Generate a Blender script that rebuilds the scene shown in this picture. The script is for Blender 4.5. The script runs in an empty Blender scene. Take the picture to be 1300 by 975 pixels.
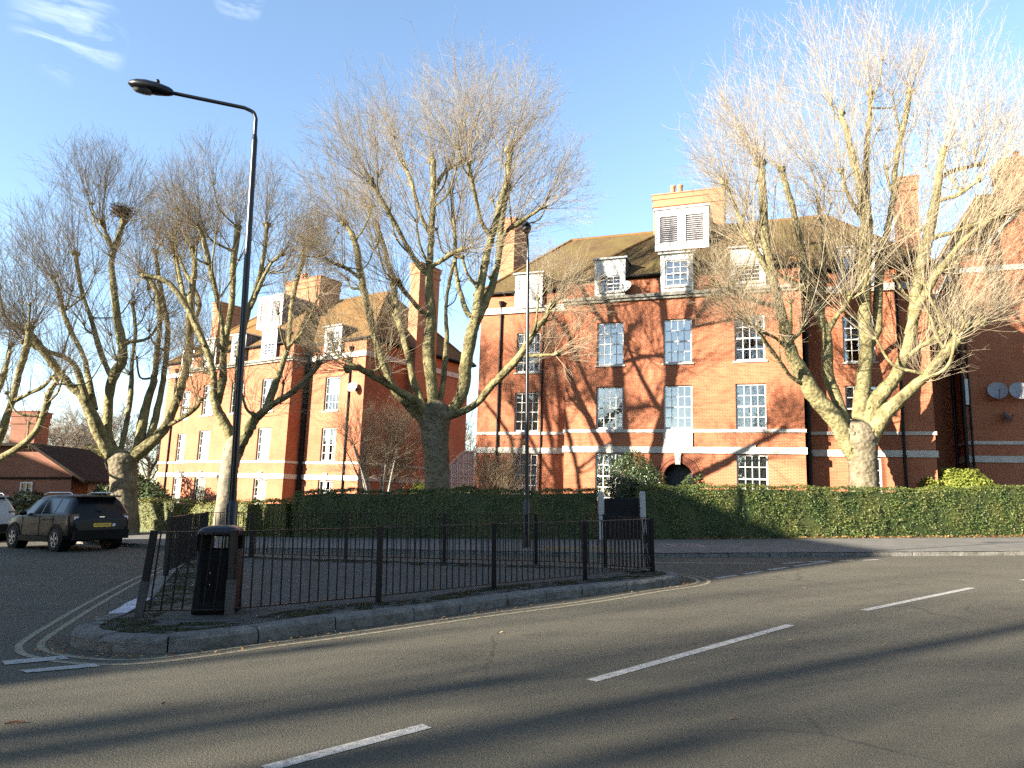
import bpy, math, random
import numpy as np
from mathutils import Vector, Matrix, Euler
R = math.radians
PI = math.pi
random.seed(7)
RNG = np.random.default_rng(11)

# ------------------------------------------------------------------ camera, sky, sun, exposure
scene = bpy.context.scene
COL = scene.collection
F_PX = 900.0                      # focal length in pixels of a 1300 px wide picture
PITCH = math.atan((631 - 487.5) / F_PX)
EYE = 1.6
cam_data = bpy.data.cameras.new('camera')
cam_data.sensor_width = 36.0
cam_data.lens = 36.0 * F_PX / 1300.0
cam_data.clip_start = 0.1
cam_data.clip_end = 2000
cam = bpy.data.objects.new('camera', cam_data)
COL.objects.link(cam)
cam.location = (0, 0, EYE)
cam.rotation_euler = (PI / 2 + PITCH, 0, 0)
scene.camera = cam

SUN_AZ, SUN_EL = R(59.5), R(18)   # direction the light travels, clockwise from straight ahead; height of the sun
LDIR = Vector((math.sin(SUN_AZ) * math.cos(SUN_EL), math.cos(SUN_AZ) * math.cos(SUN_EL), -math.sin(SUN_EL)))
world = bpy.data.worlds.new('World')
scene.world = world
world.use_nodes = True
wt = world.node_tree
wt.nodes.clear()
wo = wt.nodes.new('ShaderNodeOutputWorld')
bg = wt.nodes.new('ShaderNodeBackground')
sky = wt.nodes.new('ShaderNodeTexSky')
sky.sky_type = 'NISHITA'
sky.sun_disc = False
sky.sun_elevation = SUN_EL
sky.sun_rotation = math.atan2(-LDIR.x, -LDIR.y)
sky.air_density = 1.0
sky.dust_density = 0.25
sky.ozone_density = 1.5
bg.inputs['Strength'].default_value = 0.066
# thin wisps of cloud, placed by direction in the sky
tc = wt.nodes.new('ShaderNodeTexCoord')
def wnode(t, **kw):
    n = wt.nodes.new(t)
    for k, v in kw.items(): setattr(n, k, v)
    return n
def dirmask(d, c0, c1):
    dp = wnode('ShaderNodeVectorMath', operation='DOT_PRODUCT')
    wt.links.new(tc.outputs['Generated'], dp.inputs[0])
    dp.inputs[1].default_value = Vector(d).normalized()
    mr = wnode('ShaderNodeMapRange')
    mr.inputs['From Min'].default_value = c0
    mr.inputs['From Max'].default_value = c1
    wt.links.new(dp.outputs['Value'], mr.inputs['Value'])
    return mr.outputs['Result']
def pix_dir(x, y):
    u, v = x - 650, 487.5 - y
    return (u, F_PX * math.cos(PITCH) - v * math.sin(PITCH), F_PX * math.sin(PITCH) + v * math.cos(PITCH))
nz = wnode('ShaderNodeTexNoise')
nz.inputs['Scale'].default_value = 9.0
nz.inputs['Detail'].default_value = 7.0
nz.inputs['Roughness'].default_value = 0.62
nz.inputs['Distortion'].default_value = 0.6
mpn = wnode('ShaderNodeMapping')
mpn.inputs['Rotation'].default_value = (0.3, 0.5, 0.2)
mpn.inputs['Scale'].default_value = (1.0, 1.0, 4.0)
wt.links.new(tc.outputs['Generated'], mpn.inputs['Vector'])
wt.links.new(mpn.outputs['Vector'], nz.inputs['Vector'])
mr = wnode('ShaderNodeMapRange')
mr.inputs['From Min'].default_value = 0.46
mr.inputs['From Max'].default_value = 0.95
wt.links.new(nz.outputs['Fac'], mr.inputs['Value'])
ma = wnode('ShaderNodeMath', operation='ADD')
wt.links.new(dirmask(pix_dir(88, 42), 0.9982, 0.99995), ma.inputs[0])
wt.links.new(dirmask(pix_dir(303, -6), 0.9995, 0.99999), ma.inputs[1])
mm = wnode('ShaderNodeMath', operation='MULTIPLY')
wt.links.new(ma.outputs[0], mm.inputs[0])
wt.links.new(mr.outputs['Result'], mm.inputs[1])
mx = wnode('ShaderNodeMix', data_type='RGBA')
mx.inputs['B'].default_value = (4.6, 5.0, 5.4, 1)
wt.links.new(mm.outputs[0], mx.inputs['Factor'])
wt.links.new(sky.outputs['Color'], mx.inputs['A'])
wt.links.new(mx.outputs['Result'], bg.inputs['Color'])
wt.links.new(bg.outputs['Background'], wo.inputs['Surface'])

sun_data = bpy.data.lights.new('sun', 'SUN')
sun_data.energy = 5.0
sun_data.angle = R(0.6)
sun_data.color = (1.0, 0.90, 0.76)
sun = bpy.data.objects.new('sun', sun_data)
COL.objects.link(sun)
sun.location = (-40, -20, 30)
sun.rotation_euler = LDIR.to_track_quat('-Z', 'Y').to_euler()

scene.view_settings.view_transform = 'Standard'
scene.view_settings.look = 'None'
scene.view_settings.exposure = 2.62
scene.view_settings.gamma = 1.0
scene.render.film_transparent = False
try:
    scene.cycles.use_denoising = False            # keeps twigs, leaves and brick courses crisp
    scene.cycles.caustics_reflective = False
    scene.cycles.caustics_refractive = False
    scene.cycles.sample_clamp_indirect = 0.8
    scene.cycles.max_bounces = 8
    scene.cycles.transparent_max_bounces = 16
    scene.cycles.diffuse_bounces = 3
except Exception:
    pass

# ------------------------------------------------------------------ helpers
def at(x, y, Y):
    """point at depth Y seen at pixel (x, y) of the 1300 x 975 photograph"""
    d = pix_dir(x, y)
    t = Y / d[1]
    return Vector((d[0] * t, Y, EYE + d[2] * t))

def tag(o, label=None, cat=None, group=None, kind=None):
    if label: o['label'] = label
    if cat: o['category'] = cat
    if group: o['group'] = group
    if kind: o['kind'] = kind
    return o

def empty(name, loc=(0, 0, 0), rz=0.0, label=None, cat=None, group=None, matrix=None):
    o = bpy.data.objects.new(name, None)
    o.empty_display_size = 0.2
    COL.objects.link(o)
    if matrix is not None: o.matrix_world = matrix
    else:
        o.location = loc
        o.rotation_euler = (0, 0, rz)
    return tag(o, label, cat, group)

def kids(o):
    return [c for c in bpy.data.objects if c.parent == o]

def copy_tree(o, parent=None):
    c = o.copy()
    COL.objects.link(c)
    if parent is not None: c.parent = parent
    for ch in kids(o): copy_tree(ch, c)
    return c

class MB:
    """collects polygons, builds ONE mesh object with metre-sized box-projected UVs"""
    def __init__(self):
        self.v, self.f, self.sm, self.tone = [], [], [], []
    def face(self, pts, smooth=False):
        i = len(self.v)
        self.v += [tuple(p) for p in pts]
        self.f.append(tuple(range(i, i + len(pts))))
        self.sm.append(smooth)
    def grid(self, rows, smooth=True, close=False):
        """rows: list of equal-length point lists"""
        i = len(self.v)
        n = len(rows[0])
        for r in rows: self.v += [tuple(p) for p in r]
        for a in range(len(rows) - 1):
            for b in range(n if close else n - 1):
                c = (b + 1) % n
                self.f.append((i + a * n + b, i + a * n + c, i + (a + 1) * n + c, i + (a + 1) * n + b))
                self.sm.append(smooth)
    def box(self, a, b, skip=''):
        x0, y0, z0 = a; x1, y1, z1 = b
        if 'f' not in skip: self.face([(x0, y0, z0), (x1, y0, z0), (x1, y0, z1), (x0, y0, z1)])
        if 'k' not in skip: self.face([(x1, y1, z0), (x0, y1, z0), (x0, y1, z1), (x1, y1, z1)])
        if 'l' not in skip: self.face([(x0, y1, z0), (x0, y0, z0), (x0, y0, z1), (x0, y1, z1)])
        if 'r' not in skip: self.face([(x1, y0, z0), (x1, y1, z0), (x1, y1, z1), (x1, y0, z1)])
        if 't' not in skip: self.face([(x0, y0, z1), (x1, y0, z1), (x1, y1, z1), (x0, y1, z1)])
        if 'b' not in skip: self.face([(x0, y1, z0), (x1, y1, z0), (x1, y0, z0), (x0, y0, z0)])
    def obox(self, p, q, w, h, up=(0, 0, 1)):
        """bar of width w, height h from p to q (centre line)"""
        p, q = Vector(p), Vector(q)
        d = (q - p).normalized()
        u = Vector(up)
        s = d.cross(u)
        if s.length < 1e-4: s = d.cross(Vector((0, 1, 0)))
        s.normalize()
        t = s.cross(d).normalized()
        s *= w / 2; t *= h / 2
        c = [p - s - t, p + s - t, p + s + t, p - s + t]
        e = [x + (q - p) for x in c]
        for k in range(4):
            m = (k + 1) % 4
            self.face([c[k], c[m], e[m], e[k]])
        self.face(c[::-1]); self.face(e)
    def tube(self, pts, rads, n=8, caps=True, smooth=True):
        pts = [Vector(p) for p in pts]
        if not hasattr(rads, '__len__'): rads = [rads] * len(pts)
        ref = None; rows = []
        for i, p in enumerate(pts):
            d = (pts[min(i + 1, len(pts) - 1)] - pts[max(i - 1, 0)]).normalized()
            if ref is None:
                ref = d.cross(Vector((0.31, 0.95, 0.08)))
                if ref.length < 0.1: ref = d.cross(Vector((1, 0, 0)))
            ref = (ref - d * ref.dot(d)).normalized()
            b = d.cross(ref)
            rows.append([p + (ref * math.cos(2 * PI * k / n) + b * math.sin(2 * PI * k / n)) * rads[i] for k in range(n)])
        self.grid(rows, smooth, True)
        if caps:
            self.face(rows[0][::-1]); self.face(rows[-1])
    def lathe(self, prof, c=(0, 0, 0), n=16, smooth=True, sx=1.0, sy=1.0):
        rows = [[(c[0] + r * sx * math.cos(2 * PI * k / n), c[1] + r * sy * math.sin(2 * PI * k / n), c[2] + z) for k in range(n)] for r, z in prof]
        self.grid(rows, smooth, True)
    def prism(self, poly, z0, z1, bottom=False):
        n = len(poly)
        self.face([(x, y, z1) for x, y in poly])
        for i in range(n):
            a, b = poly[i], poly[(i + 1) % n]
            self.face([(a[0], a[1], z0), (b[0], b[1], z0), (b[0], b[1], z1), (a[0], a[1], z1)])
        if bottom: self.face([(x, y, z0) for x, y in poly][::-1])
    def blob(self, c, r, seed=0, n=8, amp=0.25, squash=1.0):
        rnd = random.Random(seed)
        ph = [rnd.uniform(0, 6.28) for _ in range(6)]
        rows = []
        for i in range(n + 1):
            th = PI * i / n
            row = []
            for k in range(n + 2):
                fi = 2 * PI * k / (n + 2)
                x, y, z = math.sin(th) * math.cos(fi), math.sin(th) * math.sin(fi), math.cos(th)
                d = 1 + amp * (math.sin(3.1 * x + ph[0]) * math.sin(2.7 * y + ph[1]) + 0.6 * math.sin(5 * z + ph[2]) * math.sin(5.5 * x + ph[3]))
                row.append((c[0] + r * d * x, c[1] + r * d * y, c[2] + r * d * z * squash))
            rows.append(row)
        self.grid(rows, True, True)
    def build(self, name, mat, parent=None, recalc=False):
        me = bpy.data.meshes.new(name)
        me.from_pydata(self.v, [], self.f)
        me.update()
        V = np.array(self.v, dtype=np.float64).reshape(-1, 3)
        uv = np.zeros((len(me.loops), 2))
        li = np.zeros(len(me.loops), dtype=np.int32); me.loops.foreach_get('vertex_index', li)
        pn = np.zeros(len(me.polygons) * 3); me.polygons.foreach_get('normal', pn); pn = pn.reshape(-1, 3)
        lt = np.zeros(len(me.polygons), dtype=np.int32); me.polygons.foreach_get('loop_total', lt)
        nl = np.repeat(pn, lt, axis=0)
        co = V[li]
        flat = np.abs(nl[:, 2]) > 0.95
        t = np.stack([-nl[:, 1], nl[:, 0], np.zeros(len(nl))], 1)
        t /= np.maximum(np.linalg.norm(t, axis=1, keepdims=True), 1e-6)
        b = np.cross(nl, t)
        uv[:, 0] = np.where(flat, co[:, 0], (co * t).sum(1))
        uv[:, 1] = np.where(flat, co[:, 1], (co * b).sum(1))
        lay = me.uv_layers.new(name='UVMap')
        lay.data.foreach_set('uv', uv.astype(np.float32).ravel())
        me.polygons.foreach_set('use_smooth', np.array(self.sm, dtype=bool))
        if self.tone:
            at_ = me.attributes.new('tone', 'FLOAT', 'POINT')
            at_.data.foreach_set('value', np.array(self.tone, dtype=np.float32))
        me.materials.append(mat)
        if recalc:
            import bmesh
            bm = bmesh.new(); bm.from_mesh(me); bmesh.ops.remove_doubles(bm, verts=bm.verts, dist=1e-5)
            bmesh.ops.recalc_face_normals(bm, faces=bm.faces); bm.to_mesh(me); bm.free()
        o = bpy.data.objects.new(name, me)
        COL.objects.link(o)
        if parent is not None: o.parent = parent
        return o

def np_mesh(name, V, Fq, mat, parent=None, tone=None, smooth=False):
    """fast mesh from numpy verts (n,3) and faces (m,k)"""
    me = bpy.data.meshes.new(name)
    k = Fq.shape[1]
    me.vertices.add(len(V)); me.vertices.foreach_set('co', V.astype(np.float32).ravel())
    me.loops.add(Fq.size); me.loops.foreach_set('vertex_index', Fq.astype(np.int32).ravel())
    me.polygons.add(len(Fq))
    me.polygons.foreach_set('loop_start', np.arange(0, Fq.size, k, dtype=np.int32))
    me.polygons.foreach_set('loop_total', np.full(len(Fq), k, dtype=np.int32))
    me.polygons.foreach_set('use_smooth', np.full(len(Fq), smooth, dtype=bool))
    me.update(calc_edges=True)
    if tone is not None:
        a = me.attributes.new('tone', 'FLOAT', 'POINT')
        a.data.foreach_set('value', tone.astype(np.float32))
    me.materials.append(mat)
    o = bpy.data.objects.new(name, me)
    COL.objects.link(o)
    if parent is not None: o.parent = parent
    return o

# ------------------------------------------------------------------ materials
class NT:
    gain = 0.74                    # one common scale for all base colours
    def __init__(self, name):
        self.m = bpy.data.materials.new(name)
        self.m.use_nodes = True
        self.t = self.m.node_tree
        self.b = self.t.nodes['Principled BSDF']
    def n(self, typ, **kw):
        x = self.t.nodes.new(typ)
        for k, v in kw.items():
            if k.startswith('i_'): x.inputs[k[2:].replace('_', ' ')].default_value = v
            else: setattr(x, k, v)
        return x
    def l(self, a, b): self.t.links.new(a, b)
    def coord(self, kind='Object', scale=None):
        c = self.n('ShaderNodeTexCoord')
        o = c.outputs[kind]
        if scale is not None:
            mp = self.n('ShaderNodeMapping'); mp.inputs['Scale'].default_value = scale
            self.l(o, mp.inputs['Vector']); o = mp.outputs['Vector']
        return o
    def noise(self, vec, scale, detail=4, rough=0.55, out='Fac'):
        x = self.n('ShaderNodeTexNoise')
        x.inputs['Scale'].default_value = scale; x.inputs['Detail'].default_value = detail; x.inputs['Roughness'].default_value = rough
        if vec is not None: self.l(vec, x.inputs['Vector'])
        return x.outputs[out]
    def ramp(self, fac, stops):
        r = self.n('ShaderNodeValToRGB')
        el = r.color_ramp.elements
        while len(el) < len(stops): el.new(0.5)
        for e, (p, c) in zip(el, stops):
            e.position = p; e.color = (c[0], c[1], c[2], 1) if hasattr(c, '__len__') else (c, c, c, 1)
        self.l(fac, r.inputs['Fac'])
        return r.outputs['Color']
    def mix(self, fac, a, b, mode='MIX'):
        x = self.n('ShaderNodeMix', data_type='RGBA', blend_type=mode)
        for s, v in (('Factor', fac), ('A', a), ('B', b)):
            if isinstance(v, (int, float)): x.inputs[s].default_value = v
            elif isinstance(v, tuple): x.inputs[s].default_value = (v[0], v[1], v[2], 1)
            else: self.l(v, x.inputs[s])
        return x.outputs['Result']
    def base(self, c):
        g = self.gain
        if isinstance(c, tuple): self.b.inputs['Base Color'].default_value = (c[0] * g, c[1] * g, c[2] * g, 1)
        else: self.l(self.mix(1.0, c, (g, g, g), 'MULTIPLY'), self.b.inputs['Base Color'])
    def set(self, **kw):
        for k, v in kw.items(): self.b.inputs[k.replace('_', ' ')].default_value = v
    def bump(self, h, strength=0.4, dist=0.01):
        x = self.n('ShaderNodeBump', i_Strength=strength, i_Distance=dist)
        self.l(h, x.inputs['Height']); self.l(x.outputs['Normal'], self.b.inputs['Normal'])

M = {}
def simple(name, col, rough=0.6, metal=0.0, var=0.12, scale=3.0, spec=0.5, bump=0.0):
    k = NT(name)
    nf = k.noise(k.coord(), scale, 5, 0.6)
    lo = tuple(c * (1 - var) for c in col); hi = tuple(min(1, c * (1 + var)) for c in col)
    k.base(k.ramp(nf, [(0.3, lo), (0.7, hi)]))
    k.set(Roughness=rough, Metallic=metal, Specular_IOR_Level=spec)
    if bump: k.bump(k.noise(k.coord(), scale * 12, 4), bump, 0.01)
    M[name] = k.m
    return k

def brick_mat(name, c1, c2, mortar, dark, blotch):
    k = NT(name); k.gain = 0.98
    uv = k.coord('UV')
    br = k.n('ShaderNodeTexBrick')
    br.inputs['Scale'].default_value = 1.0
    br.inputs['Brick Width'].default_value = 0.225
    br.inputs['Row Height'].default_value = 0.066
    br.inputs['Mortar Size'].default_value = 0.009
    br.inputs['Mortar Smooth'].default_value = 0.25
    br.inputs['Bias'].default_value = -0.1
    br.inputs['Color1'].default_value = (*c1, 1)
    br.inputs['Color2'].default_value = (*c2, 1)
    br.inputs['Mortar'].default_value = (*mortar, 1)
    k.l(uv, br.inputs['Vector'])
    ob = k.coord('Object')
    n1 = k.noise(ob, 0.55, 6, 0.62)
    col = k.mix(k.ramp(n1, [(0.38, 0.0), (0.72, 1.0)]), br.outputs['Color'], dark, 'MIX')
    f = k.n('ShaderNodeMath', operation='MULTIPLY'); f.inputs[1].default_value = blotch
    k.l(k.ramp(n1, [(0.38, 0.0), (0.75, 1.0)]), f.inputs[0])
    col = k.mix(f.outputs[0], br.outputs['Color'], dark, 'MIX')
    n2 = k.noise(k.coord('Object', (1.2, 1.2, 14.0)), 1.0, 4, 0.6)
    col = k.mix(k.ramp(n2, [(0.35, 0.0), (0.7, 0.22)]), col, (0.40, 0.17, 0.085), 'MIX')
    n3 = k.noise(k.coord('Object', (3.0, 3.0, 0.35)), 1.0, 5, 0.65)       # rain streaks
    col = k.mix(k.ramp(n3, [(0.56, 0.0), (0.8, 0.35)]), col, tuple(c * 0.45 for c in dark), 'MIX')
    k.base(col)
    k.set(Roughness=0.88, Specular_IOR_Level=0.25)
    k.bump(br.outputs['Fac'], -0.35, 0.006)
    M[name] = k.m
brick_mat('brick_red', (0.31, 0.092, 0.037), (0.25, 0.070, 0.029), (0.31, 0.18, 0.115), (0.18, 0.046, 0.02), 0.65)
brick_mat('brick_brown', (0.19, 0.075, 0.045), (0.15, 0.058, 0.037), (0.17, 0.11, 0.08), (0.11, 0.045, 0.03), 0.6)
brick_mat('brick_chimney', (0.32, 0.12, 0.052), (0.26, 0.092, 0.04), (0.30, 0.2, 0.13), (0.19, 0.072, 0.04), 0.6)
brick_mat('brick_arch', (0.17, 0.04, 0.024), (0.15, 0.034, 0.02), (0.18, 0.09, 0.06), (0.10, 0.028, 0.018), 0.5)

def tile_mat(name, c1, c2, moss, mossamt):
    k = NT(name)
    br = k.n('ShaderNodeTexBrick')
    br.inputs['Scale'].default_value = 1.0
    br.inputs['Brick Width'].default_value = 0.17
    br.inputs['Row Height'].default_value = 0.11
    br.inputs['Mortar Size'].default_value = 0.009
    br.inputs['Color1'].default_value = (*c1, 1); br.inputs['Color2'].default_value = (*c2, 1)
    br.inputs['Mortar'].default_value = (c2[0] * 0.3, c2[1] * 0.3, c2[2] * 0.3, 1)
    k.l(k.coord('UV'), br.inputs['Vector'])
    n = k.noise(k.coord(), 0.9, 7, 0.68)
    col = k.mix(k.ramp(n, [(0.36, 0.0), (0.66, mossamt)]), br.outputs['Color'], moss)
    n2 = k.noise(k.coord(), 7, 5, 0.7)
    col = k.mix(k.ramp(n2, [(0.5, 0.0), (0.75, 0.5)]), col, (0.05, 0.04, 0.025))
    k.base(col); k.set(Roughness=0.95, Specular_IOR_Level=0.1)
    k.bump(br.outputs['Fac'], -0.8, 0.02)
    M[name] = k.m
tile_mat('roof_tile', (0.13, 0.082, 0.042), (0.09, 0.055, 0.03), (0.125, 0.10, 0.036), 0.8)
tile_mat('roof_tile_orange', (0.22, 0.12, 0.048), (0.17, 0.09, 0.036), (0.19, 0.125, 0.048), 0.7)
tile_mat('roof_tile_dark', (0.03, 0.022, 0.018), (0.022, 0.017, 0.014), (0.03, 0.03, 0.02), 0.4)

simple('white_paint', (0.60, 0.60, 0.57), 0.45, var=0.05)
simple('stone_white', (0.52, 0.49, 0.42), 0.75, var=0.14, scale=2.0)
simple('stone_grey', (0.27, 0.26, 0.21), 0.85, var=0.25, scale=2.0)
simple('black_paint', (0.005, 0.005, 0.006), 0.5, var=0.3, spec=0.2)
simple('black_metal', (0.006, 0.006, 0.007), 0.45, var=0.35, scale=6, spec=0.25)
simple('lamp_metal', (0.008, 0.008, 0.011), 0.32, var=0.3, scale=5, spec=0.35)
simple('worn_sleeve', (0.05, 0.047, 0.044), 0.7, var=0.4, scale=8)
simple('dark_room', (0.02, 0.018, 0.016), 0.9)
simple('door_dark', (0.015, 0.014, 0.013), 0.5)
simple('terracotta', (0.50, 0.17, 0.085), 0.8, var=0.2)
simple('lead', (0.10, 0.10, 0.105), 0.6, var=0.2)
simple('dish_grey', (0.24, 0.25, 0.27), 0.45)
simple('dish_white', (0.62, 0.61, 0.56), 0.5)
simple('dish_dark', (0.05, 0.05, 0.06), 0.45)
simple('concrete_post', (0.38, 0.36, 0.33), 0.85, var=0.2, scale=5)
simple('rubber', (0.008, 0.008, 0.008), 0.85, var=0.2)
simple('rim_silver', (0.55, 0.56, 0.58), 0.3, 0.8, var=0.08)
simple('chrome', (0.7, 0.7, 0.72), 0.2, 1.0, var=0.03)
simple('plastic_black', (0.006, 0.006, 0.006), 0.6, var=0.2, spec=0.1)
simple('plate_yellow', (0.75, 0.46, 0.03), 0.45, var=0.05)
simple('plate_ink', (0.01, 0.01, 0.01), 0.5)
simple('sticker_white', (0.7, 0.72, 0.78), 0.4)
simple('shrub_stem', (0.40, 0.36, 0.30), 0.85, var=0.3, scale=8)
simple('grey_frame', (0.62, 0.63, 0.64), 0.5, var=0.1)
simple('frosted_panel', (0.50, 0.52, 0.53), 0.25, var=0.2, scale=4)
simple('soil', (0.06, 0.045, 0.03), 0.95, var=0.4, scale=6)
simple('cream_render', (0.55, 0.52, 0.44), 0.85, var=0.1)
simple('white_frame_soft', (0.62, 0.60, 0.56), 0.6, var=0.08)
simple('louvre_grey', (0.38, 0.37, 0.38), 0.6, var=0.12)
simple('lens_glass', (0.25, 0.26, 0.27), 0.12)
simple('lamp_red', (0.06, 0.006, 0.006), 0.2, var=0.2)
simple('wall_plaster', (0.25, 0.2, 0.15), 0.9)

def car_paint(name, col):
    k = NT(name); k.base(col); k.set(Roughness=0.35, Metallic=0.0, Specular_IOR_Level=0.2, Coat_Weight=0.12, Coat_Roughness=0.06); M[name] = k.m
car_paint('paint_black', (0.006, 0.0065, 0.008))
car_paint('paint_silver', (0.38, 0.40, 0.43))

def glass_mat(name, tint, refl):
    k = NT(name)
    k.t.nodes.remove(k.b)
    out = k.t.nodes['Material Output']
    tr = k.n('ShaderNodeBsdfTransparent'); tr.inputs['Color'].default_value = (*tint, 1)
    gl = k.n('ShaderNodeBsdfGlossy'); gl.inputs['Roughness'].default_value = 0.015
    gl.inputs['Color'].default_value = (1.0, 0.98, 0.94, 1)
    # old panes are not quite flat
    bp = k.n('ShaderNodeBump', i_Strength=0.12, i_Distance=0.05)
    k.l(k.noise(k.coord(), 2.6, 2, 0.5), bp.inputs['Height'])
    k.l(bp.outputs['Normal'], gl.inputs['Normal'])
    fr = k.n('ShaderNodeFresnel', i_IOR=1.5)
    mr_ = k.n('ShaderNodeMapRange'); mr_.inputs['To Min'].default_value = refl; mr_.inputs['To Max'].default_value = 1.0
    k.l(fr.outputs['Fac'], mr_.inputs['Value'])
    mxs = k.n('ShaderNodeMixShader')
    k.l(mr_.outputs['Result'], mxs.inputs['Fac']); k.l(tr.outputs[0], mxs.inputs[1]); k.l(gl.outputs[0], mxs.inputs[2])
    k.l(mxs.outputs[0], out.inputs['Surface'])
    M[name] = k.m
glass_mat('window_glass', (0.9, 0.93, 0.92), 0.22)
glass_mat('car_glass', (0.16, 0.18, 0.18), 0.06)

def curtain_mat(name, col):
    k = NT(name)
    w = k.n('ShaderNodeTexWave', wave_type='BANDS', bands_direction='X')
    w.inputs['Scale'].default_value = 2.4; w.inputs['Distortion'].default_value = 2.5; w.inputs['Detail'].default_value = 2
    k.l(k.coord(), w.inputs['Vector'])
    k.base(k.ramp(w.outputs['Fac'], [(0.0, tuple(c * 0.82 for c in col)), (1.0, col)]))
    k.set(Roughness=0.95, Specular_IOR_Level=0.05)
    M[name] = k.m
curtain_mat('net_white', (0.72, 0.73, 0.72))
curtain_mat('net_cream', (0.66, 0.62, 0.46))
curtain_mat('net_grey', (0.34, 0.36, 0.38))

def attr_col(name, stops, rough=0.6, spec=0.3, transl=0.0, extra=None):
    k = NT(name)
    if 'hedge' in name or 'conifer' in name: k.gain = 1.15
    if name == 'twig': k.gain = 0.95
    a = k.n('ShaderNodeAttribute', attribute_name='tone')
    col = k.ramp(a.outputs['Fac'], stops)
    if extra:
        n = k.noise(k.coord(), extra[0], 5, 0.6)
        col = k.mix(k.ramp(n, [(0.42, 0.0), (0.62, extra[2])]), col, extra[1])
    k.base(col)
    k.set(Roughness=rough, Specular_IOR_Level=spec)
    if transl:
        out = k.t.nodes['Material Output']
        tl = k.n('ShaderNodeBsdfTranslucent'); k.l(col, tl.inputs['Color'])
        ms = k.n('ShaderNodeMixShader'); ms.inputs['Fac'].default_value = transl
        k.l(k.b.outputs[0], ms.inputs[1]); k.l(tl.outputs[0], ms.inputs[2]); k.l(ms.outputs[0], out.inputs['Surface'])
    M[name] = k.m
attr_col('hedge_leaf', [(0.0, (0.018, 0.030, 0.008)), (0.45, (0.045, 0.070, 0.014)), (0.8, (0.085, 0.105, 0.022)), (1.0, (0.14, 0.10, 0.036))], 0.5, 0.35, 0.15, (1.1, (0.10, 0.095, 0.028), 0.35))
attr_col('hedge_leaf_pale', [(0.0, (0.05, 0.06, 0.013)), (0.5, (0.12, 0.12, 0.026)), (1.0, (0.21, 0.165, 0.045))], 0.55, 0.3, 0.15)
attr_col('bay_leaf', [(0.0, (0.012, 0.024, 0.010)), (0.6, (0.035, 0.06, 0.016)), (1.0, (0.10, 0.12, 0.035))], 0.35, 0.5, 0.08)
attr_col('conifer_leaf', [(0.0, (0.06, 0.085, 0.013)), (0.6, (0.13, 0.15, 0.023)), (1.0, (0.2, 0.19, 0.045))], 0.6, 0.2, 0.2)
attr_col('evergreen_leaf', [(0.0, (0.018, 0.035, 0.010)), (0.6, (0.05, 0.08, 0.02)), (1.0, (0.11, 0.13, 0.035))], 0.55, 0.3, 0.1)
attr_col('dead_leaf', [(0.0, (0.10, 0.045, 0.02)), (0.5, (0.22, 0.10, 0.035)), (1.0, (0.42, 0.27, 0.10))], 0.8, 0.2)
attr_col('twig', [(0.0, (0.17, 0.13, 0.085)), (0.5, (0.30, 0.245, 0.16)), (1.0, (0.42, 0.36, 0.245))], 0.7, 0.25, 0.35)
M['twig'].name = 'twig'
attr_col('twig_far', [(0.0, (0.12, 0.09, 0.065)), (0.5, (0.20, 0.16, 0.115)), (1.0, (0.27, 0.22, 0.165))], 0.8, 0.2)

def bark(name, c0, c1, c2, sc=2.2, bmp=0.6):
    k = NT(name)
    ob = k.coord()
    n1 = k.noise(ob, sc, 6, 0.65)
    col = k.ramp(n1, [(0.30, c0), (0.5, c1), (0.68, c2)])
    vo = k.n('ShaderNodeTexVoronoi', feature='F1'); vo.inputs['Scale'].default_value = sc * 2.6
    k.l(ob, vo.inputs['Vector'])
    col = k.mix(k.ramp(vo.outputs['Distance'], [(0.05, 0.4), (0.28, 0.0)]), col, tuple(c * 0.45 for c in c0))
    k.base(col); k.set(Roughness=0.92, Specular_IOR_Level=0.15)
    ad = k.n('ShaderNodeMath', operation='ADD')
    k.l(k.noise(k.coord('Object', (1, 1, 2.2)), sc * 3.0, 6, 0.7), ad.inputs[0]); k.l(vo.outputs['Distance'], ad.inputs[1])
    k.bump(ad.outputs[0], bmp, 0.06)
    M[name] = k.m
bark('bark_limb', (0.10, 0.085, 0.042), (0.225, 0.195, 0.092), (0.32, 0.29, 0.15), 2.6, 0.9)
bark('bark_trunk', (0.10, 0.08, 0.052), (0.18, 0.15, 0.095), (0.25, 0.22, 0.15), 2.4, 0.9)
bark('bark_grey', (0.14, 0.12, 0.085), (0.23, 0.20, 0.14), (0.31, 0.275, 0.19), 2.0, 0.5)
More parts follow.
